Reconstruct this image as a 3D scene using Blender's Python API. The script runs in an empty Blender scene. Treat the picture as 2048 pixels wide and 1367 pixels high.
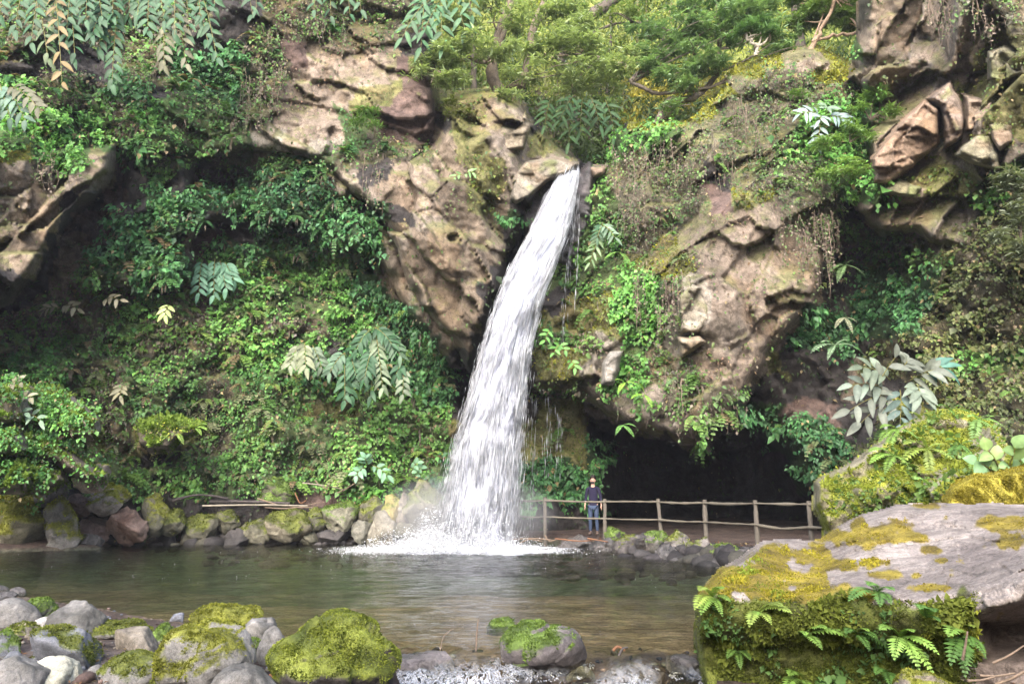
import bpy, bmesh, math, random
import numpy as np
from mathutils import Vector, Matrix

# ---------------------------------------------------------------- camera, sky, sun, exposure
SC = bpy.context.scene
COL = SC.collection
FW, FH, FPX = 2048.0, 1367.0, 1479.0
CAMZ = 1.4
PITCH = math.atan((1000 - 683.5) / FPX)
cam_data = bpy.data.cameras.new("camera")
cam = bpy.data.objects.new("camera", cam_data)
COL.objects.link(cam)
cam.location = (0, 0, CAMZ)
cam.rotation_euler = (math.pi / 2 + PITCH, 0, 0)
cam_data.sensor_width = 36.0
cam_data.lens = FPX / FW * 36.0
cam_data.clip_end = 600
cam_data.clip_start = 0.05
SC.camera = cam

SUN_EL, SUN_AZ = math.radians(32), math.radians(193)     # azimuth clockwise from +Y: behind the viewer, a little to the left
world = bpy.data.worlds.new("World")
SC.world = world
world.use_nodes = True
wn = world.node_tree
bg = wn.nodes["Background"]
sky = wn.nodes.new("ShaderNodeTexSky")
sky.sky_type = 'NISHITA'
sky.sun_disc = False
sky.sun_elevation = SUN_EL
sky.sun_rotation = SUN_AZ
sky.air_density = 1.0
sky.dust_density = 3.0
wn.links.new(sky.outputs[0], bg.inputs[0])
bg.inputs[1].default_value = 0.12
sd = bpy.data.lights.new("sun", 'SUN')
sd.energy = 1.5
sd.angle = math.radians(60)
sd.color = (1.0, 0.965, 0.92)
sun = bpy.data.objects.new("sun", sd)
COL.objects.link(sun)
sun.rotation_euler = Vector((math.sin(SUN_AZ) * math.cos(SUN_EL), math.cos(SUN_AZ) * math.cos(SUN_EL), math.sin(SUN_EL))).to_track_quat('Z', 'Y').to_euler()
SC.view_settings.view_transform = 'Standard'
SC.view_settings.look = 'None'
SC.view_settings.gamma = 1.0
SC.view_settings.exposure = 2.55
SC.cycles.max_bounces = 6
SC.cycles.diffuse_bounces = 5
SC.cycles.transparent_max_bounces = 24
SC.cycles.use_denoising = True

random.seed(7)
RNG = np.random.default_rng(11)

# ---------------------------------------------------------------- view geometry helpers
CP, SP = math.cos(PITCH), math.sin(PITCH)
def P(px, py, Y):
    """the world point seen at photo position (px, py) at distance Y"""
    px = np.asarray(px, float); py = np.asarray(py, float); Y = np.asarray(Y, float)
    cx = (px - FW / 2) / FPX; cy = -(py - FH / 2) / FPX
    dy = CP - SP * cy
    dz = SP + CP * cy
    return np.stack(np.broadcast_arrays(cx / dy * Y, Y, CAMZ + dz / dy * Y), -1)
def yground(py, z=0.0):
    cy = -(py - FH / 2) / FPX
    return (z - CAMZ) * (CP - SP * cy) / (SP + CP * cy)
def V(px, py, Y): return Vector(P(px, py, Y).tolist())
def mpp(Y): return Y / FPX * 1.0

# ---------------------------------------------------------------- noise
def _h(ix, iy, iz, s):
    with np.errstate(over='ignore'):
        h = ix.astype(np.int64).astype(np.uint32) * np.uint32(374761393) + iy.astype(np.int64).astype(np.uint32) * np.uint32(668265263) \
            + iz.astype(np.int64).astype(np.uint32) * np.uint32(2147483647) + np.uint32((s * 974634777 + 1013904223) & 0xffffffff)
        h = (h ^ (h >> np.uint32(13))) * np.uint32(1274126177)
        h = (h ^ (h >> np.uint32(16))) * np.uint32(2246822519)
        h = h ^ (h >> np.uint32(15))
    return h.astype(np.float64) / 4294967296.0
def vnoise(p, seed=0):
    f = np.floor(p); t = p - f; t = t * t * (3 - 2 * t)
    r = 0
    for a in (0, 1):
        for b in (0, 1):
            for c in (0, 1):
                w = (t[..., 0] if a else 1 - t[..., 0]) * (t[..., 1] if b else 1 - t[..., 1]) * (t[..., 2] if c else 1 - t[..., 2])
                r = r + w * _h(f[..., 0] + a, f[..., 1] + b, f[..., 2] + c, seed)
    return r * 2 - 1
def fbm(p, scale=1.0, octv=4, seed=0, gain=0.5):
    r = 0; a = 1.0; n = 0; q = np.asarray(p, float) / scale
    for i in range(octv):
        r = r + a * vnoise(q + 17.3 * i, seed + i); n += a; a *= gain; q = q * 2.03
    return r / n * 1.6
def fbm2(x, y, scale, octv=3, seed=0):
    return fbm(np.stack([x, y, np.zeros_like(x) + seed * 3.7], -1), scale, octv, seed)
def facets(p, scale, seed, tilt=0.5, off=0.3):
    """height of broken, jointed blocks: every Voronoi cell is a tilted plane; also the distance to the nearest joint"""
    q = p / scale; f = np.floor(q)
    d1 = np.full(q.shape[:-1], 9.0); d2 = d1.copy(); h = np.zeros_like(d1)
    for a in (-1, 0, 1):
        for b in (-1, 0, 1):
            for c in (-1, 0, 1):
                ix, iy, iz = f[..., 0] + a, f[..., 1] + b, f[..., 2] + c
                cx, cy, cz = ix + _h(ix, iy, iz, seed), iy + _h(ix, iy, iz, seed + 1), iz + _h(ix, iy, iz, seed + 2)
                vx, vy, vz = q[..., 0] - cx, q[..., 1] - cy, q[..., 2] - cz
                d = np.sqrt(vx * vx + vy * vy + vz * vz)
                hh = (_h(ix, iy, iz, seed + 3) - .5) * 2 * off + tilt * (vx * (_h(ix, iy, iz, seed + 4) - .5) + vz * (_h(ix, iy, iz, seed + 5) - .5) + vy * (_h(ix, iy, iz, seed + 6) - .5)) * 2
                n = d < d1
                d2 = np.where(n, d1, np.minimum(d2, d)); h = np.where(n, hh, h); d1 = np.where(n, d, d1)
    return h * scale, (d2 - d1)
def sstep(a, b, x):
    t = np.clip((x - a) / (b - a), 0, 1); return t * t * (3 - 2 * t)
def sdf_poly(poly, x, y):
    """signed distance to a polygon, positive inside"""
    P0 = np.array(poly, float); n = len(P0)
    d = np.full(x.shape, 1e18); s = np.zeros(x.shape, bool)
    for i in range(n):
        ax, ay = P0[i]; bx, by = P0[(i + 1) % n]
        ex, ey = bx - ax, by - ay
        wx, wy = x - ax, y - ay
        t = np.clip((wx * ex + wy * ey) / (ex * ex + ey * ey + 1e-12), 0, 1)
        d = np.minimum(d, (wx - t * ex) ** 2 + (wy - t * ey) ** 2)
        c = (ay > y) != (by > y)
        with np.errstate(divide='ignore', invalid='ignore'):
            xi = ex * (y - ay) / (ey if ey != 0 else 1e-12) + ax
        s ^= c & (x < xi)
    return np.sqrt(d) * np.where(s, 1, -1)

# ---------------------------------------------------------------- mesh helpers
def tag(o, label=None, cat=None, group=None, kind=None):
    if label: o['label'] = label
    if cat: o['category'] = cat
    if group: o['group'] = group
    if kind: o['kind'] = kind
    return o
def mesh_np(name, verts, faces, mats, parent=None, col=None, smooth=True, mi=None, attrs=None):
    """faces: an (m,k) array, or a list of such arrays"""
    verts = np.asarray(verts, np.float32).reshape(-1, 3)
    fl = faces if isinstance(faces, list) else [faces]
    fl = [np.asarray(f, np.int32) for f in fl if len(f)]
    me = bpy.data.meshes.new(name)
    me.vertices.add(len(verts)); me.vertices.foreach_set("co", verts.ravel())
    loops = np.concatenate([f.ravel() for f in fl]); tot = np.concatenate([np.full(len(f), f.shape[1], np.int32) for f in fl])
    start = np.concatenate([[0], np.cumsum(tot)[:-1]]).astype(np.int32)
    me.loops.add(len(loops)); me.loops.foreach_set("vertex_index", loops)
    me.polygons.add(len(tot)); me.polygons.foreach_set("loop_start", start); me.polygons.foreach_set("loop_total", tot)
    if smooth: me.polygons.foreach_set("use_smooth", np.ones(len(tot), bool))
    if mi is not None: me.polygons.foreach_set("material_index", np.asarray(mi, np.int32))
    me.update(calc_edges=True)
    if col is not None:
        c = np.ones((len(verts), 4), np.float32); c[:, :3] = np.asarray(col).reshape(-1, 3) if np.ndim(col) > 1 else col
        a = me.color_attributes.new("Col", 'FLOAT_COLOR', 'POINT'); a.data.foreach_set("color", c.ravel())
    for k, v in (attrs or {}).items():
        a = me.attributes.new(k, 'FLOAT', 'POINT'); a.data.foreach_set("value", np.asarray(v, np.float32).ravel())
    o = bpy.data.objects.new(name, me)
    for m in (mats if isinstance(mats, (list, tuple)) else [mats]): me.materials.append(m)
    COL.objects.link(o)
    if parent: o.parent = parent
    return o
def empty(name, loc, label, cat, group=None):
    o = bpy.data.objects.new(name, None); COL.objects.link(o); o.location = loc; o.empty_display_size = 0.2
    return tag(o, label, cat, group)
class Acc:
    """collects shapes (numpy) into one mesh"""
    def __init__(s): s.v = []; s.f = {3: [], 4: []}; s.c = []; s.n = 0
    def add(s, v, f, c=(1, 1, 1)):
        v = np.asarray(v, float).reshape(-1, 3); f = np.asarray(f, np.int64)
        s.v.append(v); s.f[f.shape[1]].append(f + s.n); s.n += len(v)
        c = np.asarray(c, float); s.c.append(np.broadcast_to(c, (len(v), 3)) if c.ndim == 1 else c)
    def build(s, name, mat, parent=None, origin=None, **k):
        v = np.concatenate(s.v)
        if origin is not None: v = v - np.asarray(origin)
        o = mesh_np(name, v, [np.concatenate(x) for x in s.f.values() if x], mat, parent, np.concatenate(s.c), **k)
        return o
def tube(acc, pts, rad, n=8, col=(1, 1, 1), wob=0.0, seed=0):
    pts = np.asarray(pts, float); m = len(pts); rad = np.broadcast_to(np.asarray(rad, float), (m,))
    t = np.gradient(pts, axis=0); t /= np.linalg.norm(t, axis=1)[:, None] + 1e-9
    ref = np.array([0.3, 1, 0.2]) if abs(t[0][1]) < .8 else np.array([1, 0.1, 0.3])
    u = np.cross(t, ref); u /= np.linalg.norm(u, axis=1)[:, None] + 1e-9; w = np.cross(t, u)
    a = np.arange(n) * 2 * np.pi / n
    v = pts[:, None] + rad[:, None, None] * (u[:, None] * np.cos(a)[None, :, None] + w[:, None] * np.sin(a)[None, :, None])
    if wob: v = v + (fbm(v, 0.25, 3, seed)[..., None]) * wob * rad[:, None, None] * (v - pts[:, None]) / (rad[:, None, None] + 1e-9)
    i = np.arange(m - 1)[:, None] * n; j = np.arange(n)[None]; k = (j + 1) % n
    f = np.stack([i + j, i + k, i + n + k, i + n + j], -1).reshape(-1, 4)
    b = acc.n
    acc.add(v, f, col)
    for e, off in ((0, 0), (m - 1, (m - 1) * n)):
        cv = np.vstack([v[e], pts[e][None]])
        ff = np.stack([np.arange(n), (np.arange(n) + 1) % n, np.full(n, n)], -1)
        acc.add(cv, ff, col)
def smooth_path(pts, n=12):
    pts = np.asarray(pts, float); m = len(pts)
    s = np.linspace(0, m - 1, n)
    out = []
    for x in s:
        i = min(int(x), m - 2); t = x - i
        p0 = pts[max(i - 1, 0)]; p1 = pts[i]; p2 = pts[i + 1]; p3 = pts[min(i + 2, m - 1)]
        out.append(.5 * ((2 * p1) + (-p0 + p2) * t + (2 * p0 - 5 * p1 + 4 * p2 - p3) * t * t + (-p0 + 3 * p1 - 3 * p2 + p3) * t ** 3))
    return np.array(out)
def nrm(v): return v / (np.linalg.norm(v, axis=-1, keepdims=True) + 1e-9)
def kites(base, d, n, L, Wd, col, fold=0.18, wide=0.42, droop=0.0):
    """folded pointed leaves: base point, direction, face normal, length, width -> verts, tris, colours"""
    d = nrm(d); s = nrm(np.cross(d, n)); n = nrm(np.cross(s, d)); L = L[:, None]; Wd = Wd[:, None]
    dn = n * (-droop)
    mid = base + d * L * wide
    v = np.stack([base, mid + s * Wd / 2 + n * Wd * fold, base + d * L + dn * L, mid - s * Wd / 2 + n * Wd * fold, mid], 1)
    k = np.arange(len(base))[:, None] * 5
    f = np.concatenate([k + np.array([[0, 1, 4]]), k + np.array([[1, 2, 4]]), k + np.array([[2, 3, 4]]), k + np.array([[3, 0, 4]])])
    sh = np.array([0.85, 1.0, 1.06, 1.0, 0.92])
    c = np.repeat(col[:, None], 5, 1) * sh[None, :, None]
    return v.reshape(-1, 3), f, c.reshape(-1, 3)
def longleaves(base, d, n, L, Wd, col, droop=0.5, seg=6, fold=0.25, rib=1.25, wav=0.0):
    """long arching leaves with a raised pale midrib crease"""
    d = nrm(d); s = nrm(np.cross(d, n)); n = nrm(np.cross(s, d))
    t = np.linspace(0, 1, seg + 1)
    w = np.sin(np.pi * np.clip(t, 0, 1) ** 0.8) ** 0.75; w[0] = .08; w[-1] = 0.0
    N = len(base)
    ctr = base[:, None] + d[:, None] * (L[:, None] * t[None])[..., None] - n[:, None] * (L[:, None] * droop * t[None] ** 2 * 0.5)[..., None] + np.array([0, 0, -1.0]) * (L[:, None] * droop * t[None] ** 2 * .45)[..., None]
    ww = (Wd[:, None] / 2 * w[None])[..., None]
    wv = (np.sin(t * 17)[None] * wav * Wd[:, None])[..., None] * n[:, None]
    lft = ctr + s[:, None] * ww + n[:, None] * ww * fold + wv; rgt = ctr - s[:, None] * ww + n[:, None] * ww * fold - wv
    v = np.stack([lft, ctr, rgt], 2)
    k = (np.arange(N) * (seg + 1) * 3)[:, None, None] + (np.arange(seg) * 3)[None, :, None]
    f = np.concatenate([(k + np.array([0, 1, 4, 3])[None, None]).reshape(-1, 4), (k + np.array([1, 2, 5, 4])[None, None]).reshape(-1, 4)])
    c = np.broadcast_to(col[:, None, None], v.shape) * np.array([.95, rib, 1.0])[None, None, :, None]
    return v.reshape(-1, 3), f, c.reshape(-1, 3)

# ---------------------------------------------------------------- materials
def newmat(name):
    m = bpy.data.materials.new(name); m.use_nodes = True; nt = m.node_tree
    return m, nt, nt.nodes["Principled BSDF"], nt.nodes["Material Output"]
def N(nt, t, **k):
    n = nt.nodes.new("ShaderNode" + t)
    for a, b in k.items(): setattr(n, a, b)
    return n
def noise(nt, scale, detail=6, rough=.6, vec=None, dist=0.0):
    n = N(nt, "TexNoise"); n.inputs["Scale"].default_value = scale; n.inputs["Detail"].default_value = detail
    n.inputs["Roughness"].default_value = rough; n.inputs["Distortion"].default_value = dist
    if vec: nt.links.new(vec, n.inputs["Vector"])
    return n
def ramp(nt, src, stops):
    r = N(nt, "ValToRGB"); e = r.color_ramp.elements
    while len(e) < len(stops): e.new(.5)
    for i, (p, c) in enumerate(stops):
        e[i].position = p; e[i].color = (c, c, c, 1) if not hasattr(c, '__len__') else (*c, 1)
    nt.links.new(src, r.inputs[0]); return r
def mul(nt, a, b, fac=1.0, mode='MULTIPLY'):
    m = N(nt, "Mix", data_type='RGBA', blend_type=mode); m.inputs[0].default_value = fac
    nt.links.new(a, m.inputs[6])
    if hasattr(b, 'node'): nt.links.new(b, m.inputs[7])
    else: m.inputs[7].default_value = (*b, 1)
    return m.outputs[2]
def rock_mat(name, bump=0.6, rough=0.9, scale=1.0, wet=0.0):
    m, nt, b, out = newmat(name); L = nt.links
    col = N(nt, "Attribute", attribute_name="Col"); geo = N(nt, "NewGeometry"); pos = geo.outputs["Position"]
    n1 = noise(nt, 1.3 * scale, 8, .68, pos, .6); n2 = noise(nt, 9 * scale, 10, .78, pos, .3); n3 = noise(nt, 45 * scale, 4, .7, pos)
    vor = N(nt, "TexVoronoi", feature='DISTANCE_TO_EDGE'); vor.inputs["Scale"].default_value = 2.2 * scale
    mp = N(nt, "Mapping"); mp.inputs["Scale"].default_value = (1, 1, .65); mp.inputs["Rotation"].default_value = (.3, .5, .2)
    wv = N(nt, "VectorMath", operation='MULTIPLY_ADD'); L.new(n1.outputs["Color"], wv.inputs[0]); wv.inputs[1].default_value = (.9, .9, .9); L.new(pos, wv.inputs[2])
    L.new(wv.outputs[0], mp.inputs[0]); L.new(mp.outputs[0], vor.inputs["Vector"])
    c = mul(nt, col.outputs["Color"], ramp(nt, n1.outputs[0], [(.3, .55), (.5, 1.0), (.7, 1.4)]).outputs[0])
    c = mul(nt, c, ramp(nt, n2.outputs[0], [(.3, .58), (.5, 1.0), (.68, 1.38)]).outputs[0])
    c = mul(nt, c, ramp(nt, n3.outputs[0], [(.3, .65), (.55, 1.05), (.75, 1.35)]).outputs[0])
    c = mul(nt, c, ramp(nt, vor.outputs[0], [(0, .45), (.035, 1.0)]).outputs[0], .8)
    L.new(c, b.inputs["Base Color"])
    b.inputs["Roughness"].default_value = rough; b.inputs["Specular IOR Level"].default_value = .3 + wet * .5
    if wet: L.new(ramp(nt, n2.outputs[0], [(.3, .12), (.7, .6)]).outputs[0], b.inputs["Roughness"])
    h = N(nt, "Math", operation='MULTIPLY_ADD'); L.new(n2.outputs[0], h.inputs[0]); h.inputs[1].default_value = 1.0
    h2 = N(nt, "Math", operation='MULTIPLY_ADD'); L.new(n3.outputs[0], h2.inputs[0]); h2.inputs[1].default_value = .28; L.new(ramp(nt, vor.outputs[0], [(0, 0.), (.06, .35)]).outputs[0], h2.inputs[2])
    L.new(h2.outputs[0], h.inputs[2])
    bp = N(nt, "Bump"); bp.inputs["Strength"].default_value = bump; bp.inputs["Distance"].default_value = .16 / scale
    L.new(h.outputs[0], bp.inputs["Height"]); L.new(bp.outputs[0], b.inputs["Normal"])
    return m
def leaf_mat(name, rough=.5, trans=.3, spec=.4, tcol=(1.15, 1.2, .55)):
    m, nt, b, out = newmat(name); L = nt.links
    col = N(nt, "Attribute", attribute_name="Col"); geo = N(nt, "NewGeometry")
    n1 = noise(nt, 6, 3, .6, geo.outputs["Position"])
    c = mul(nt, col.outputs["Color"], ramp(nt, n1.outputs[0], [(.3, .75), (.7, 1.25)]).outputs[0])
    L.new(c, b.inputs["Base Color"]); b.inputs["Roughness"].default_value = rough; b.inputs["Specular IOR Level"].default_value = spec
    tr = N(nt, "BsdfTranslucent"); L.new(mul(nt, c, tcol), tr.inputs[0])
    mx = N(nt, "MixShader"); mx.inputs[0].default_value = trans
    L.new(b.outputs[0], mx.inputs[1]); L.new(tr.outputs[0], mx.inputs[2]); L.new(mx.outputs[0], out.inputs[0])
    return m
def plain_mat(name, color, rough=.8, nscale=20, var=.35, bump=.2, bdist=.02, stretch=None, spec=.3):
    m, nt, b, out = newmat(name); L = nt.links
    tc = N(nt, "TexCoord"); v = tc.outputs["Object"]
    if stretch:
        mp = N(nt, "Mapping"); mp.inputs["Scale"].default_value = stretch; L.new(v, mp.inputs[0]); v = mp.outputs[0]
    n1 = noise(nt, nscale, 6, .65, v)
    rgb = N(nt, "RGB"); rgb.outputs[0].default_value = (*color, 1)
    L.new(mul(nt, rgb.outputs[0], ramp(nt, n1.outputs[0], [(.3, 1 - var), (.7, 1 + var)]).outputs[0]), b.inputs["Base Color"])
    b.inputs["Roughness"].default_value = rough; b.inputs["Specular IOR Level"].default_value = spec
    bp = N(nt, "Bump"); bp.inputs["Strength"].default_value = bump; bp.inputs["Distance"].default_value = bdist
    L.new(n1.outputs[0], bp.inputs["Height"]); L.new(bp.outputs[0], b.inputs["Normal"])
    return m
M_ROCK = rock_mat("cliff_rock", .6, .92)
M_STONE = rock_mat("river_stone", .45, .8, 2.6)
M_BIG = rock_mat("boulder_stone", .5, .8, 1.5)
M_WETSTONE = rock_mat("wet_stone", .6, .4, 2.2, 1.0)
M_GROUND = rock_mat("stony_ground", .9, .85, 2.0)
M_LEAF = leaf_mat("creeper_leaf", .5, .28, .35)
M_GINGER = leaf_mat("ginger_leaf", .5, .2, .25)
M_TREE = leaf_mat("tree_leaf", .45, .38, .4)
M_SUNLEAF = leaf_mat("bamboo_leaf", .6, .5, .3, (1.3, 1.25, .5))
M_MOSS = leaf_mat("moss_tuft", .9, .3, .1)
M_FERN = leaf_mat("fern_frond", .5, .35, .3)
M_VINE = leaf_mat("dry_vine", .85, .1, .2, (1, 1, 1))
M_BARK = rock_mat("bark", .7, .9, 3.0)
# ---------------------------------------------------------------- what grows and shows where on the cliff (photo rows of 42 px)
ROWS = """t:400 k:520 t:800 t:1740 o:1830 r:1920 v:2048
t:380 k:500 t:800 t:1730 o:1840 r:1930 v:1980 m:2048
t:120 k:260 t:350 d:480 t:560 R:620 p:800 k:860 t:1480 y:1560 p:1640 y:1700 g:1740 r:1830 p:1920 r:1960 m:2048
k:250 t:360 d:480 t:570 p:790 R:830 m:1450 y:1530 t:1620 y:1690 r:1740 R:1840 r:1960 m:2048
g:60 t:200 d:300 k:350 d:480 t:550 p:720 m:800 R:870 m:1060 k:1400 y:1460 v:1560 t:1700 g:1760 p:1860 r:1900 m:2048
g:200 t:260 g:330 G:480 t:540 p:680 G:750 R:870 k:900 m:960 r:1060 k:1240 y:1430 v:1530 t:1600 g:1760 p:1850 o:1900 r:1960 m:2048
g:230 t:260 G:500 w:560 p:610 w:680 G:750 t:790 R:860 o:900 m:980 r:1050 m:1160 k:1230 g:1370 v:1530 t:1600 g:1740 p:1870 r:1930 m:2048
y:60 g:180 o:235 d:300 G:500 r:540 G:680 t:760 t:850 o:900 m:1000 r:1160 k:1210 g:1250 v:1530 G:1620 g:1740 o:1780 p:1860 r:2048
r:170 o:220 k:280 d:330 k:480 d:640 t:680 r:740 k:800 p:870 o:920 m:1020 r:1090 k:1180 G:1220 v:1420 k:1480 v:1660 g:1780 m:1950 G:2048
r:50 o:130 k:190 R:240 k:290 d:700 k:720 r:800 p:860 o:920 m:1010 r:1040 k:1180 G:1240 v:1400 R:1480 m:1540 v:1680 g:1780 p:1850 m:1930 G:2048
r:30 o:120 k:150 R:230 d:400 k:520 d:780 k:810 r:880 o:1010 d:1060 k:1160 G:1250 t:1380 p:1560 v:1690 k:1720 o:1790 p:1850 R:1950 t:2048
o:80 k:120 o:200 d:390 R:440 d:760 r:800 o:1000 k:1100 g:1240 t:1330 m:1380 p:1620 v:1690 G:1800 m:1850 R:1960 t:2048
o:60 k:110 o:170 G:280 d:390 R:420 g:720 d:760 r:800 o:1000 k:1100 G:1240 m:1400 p:1640 v:1670 t:1720 G:1900 m:2048
k:90 o:150 t:280 d:380 t:420 g:720 d:780 r:820 o:980 k:1090 G:1240 g:1340 t:1370 w:1400 p:1640 k:1720 d:1880 m:2048
k:70 t:240 g:340 t:400 R:430 G:650 g:760 d:820 r:860 o:970 k:1150 m:1240 g:1330 R:1350 w:1420 p:1640 k:1680 d:1880 t:1960 m:2048
t:200 g:310 t:420 G:520 t:640 g:740 d:870 o:960 k:1080 m:1240 g:1330 v:1350 w:1410 r:1480 p:1600 d:1840 t:1960 m:2048
t:100 G:300 t:500 g:640 k:680 d:880 o:950 k:1070 G:1160 t:1200 w:1240 g:1300 v:1350 w:1400 r:1470 p:1560 d:1700 k:1760 t:1900 m:2048
g:150 t:250 G:400 t:470 g:600 d:680 k:740 d:900 k:1070 m:1180 w:1230 g:1300 v:1400 p:1530 m:1560 k:1700 R:1720 t:1900 G:2048
G:140 t:250 G:420 t:470 G:800 d:900 k:1070 t:1190 r:1230 g:1300 t:1500 k:1700 R:1760 k:1850 t:2048
g:170 t:270 G:400 t:450 G:620 m:700 G:900 k:1080 m:1160 r:1260 g:1280 r:1340 t:1490 d:1560 R:1700 k:1780 y:1900 t:2048
g:150 m:200 t:270 m:410 t:480 G:900 m:1170 k:1250 r:1400 G:1430 k:1540 d:1680 k:1750 t:2048
g:180 G:280 k:360 t:500 G:900 m:1160 d:1240 k:1550 d:1700 t:2048
G:120 k:180 G:500 G:880 d:1200 k:1590 d:1680 t:2048
y:120 k:180 G:400 G:560 R:700 g:850 d:1200 k:2048
k:2048
k:2048""".split("\n")
CLS = "ktgGdpRromwyvh"
CM = np.zeros((len(ROWS), 256), np.int32)
for i, r in enumerate(ROWS):
    x0 = 0
    for s in r.split():
        c, x1 = s.split(":"); x1 = int(x1) // 8
        CM[i, x0:x1] = CLS.index(c); x0 = x1
    sg2 = CM[i, 212:]; sg2[sg2 == CLS.index('R')] = CLS.index('r')
    if i >= 10:
        seg = CM[i, 215:]; seg[(seg == CLS.index('t')) | (seg == CLS.index('m'))] = CLS.index('h')
def classes(px, py, seed=0, amp=1.0):
    wx = fbm2(px, py, 70, 4, 31) * 34 * amp; wy = fbm2(px, py, 70, 4, 57) * 30 * amp
    r = np.clip(((py + wy) / 42).astype(int), 0, len(ROWS) - 1); c = np.clip(((px + wx) / 8).astype(int), 0, 255)
    return CM[r, c]
# colour of each surface: (dark, light); k is wet rock with recess shade painted in
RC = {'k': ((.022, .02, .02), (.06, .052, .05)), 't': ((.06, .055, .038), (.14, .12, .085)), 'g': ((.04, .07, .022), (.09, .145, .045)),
      'G': ((.045, .065, .025), (.095, .125, .05)), 'd': ((.02, .04, .016), (.045, .085, .032)), 'p': ((.165, .128, .10), (.29, .235, .19)),
      'R': ((.075, .05, .043), (.15, .105, .09)), 'r': ((.12, .098, .078), (.28, .235, .195)), 'o': ((.11, .086, .064), (.26, .205, .155)),
      'm': ((.085, .085, .032), (.24, .22, .10)), 'w': ((.22, .19, .155), (.38, .345, .30)), 'y': ((.10, .105, .02), (.21, .21, .05)),
      'h': ((.035, .032, .018), (.09, .08, .045)),
      'v': ((.09, .08, .055), (.22, .19, .14))}
RLO = np.array([RC[c][0] for c in CLS]); RHI = np.array([RC[c][1] for c in CLS])

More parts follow.
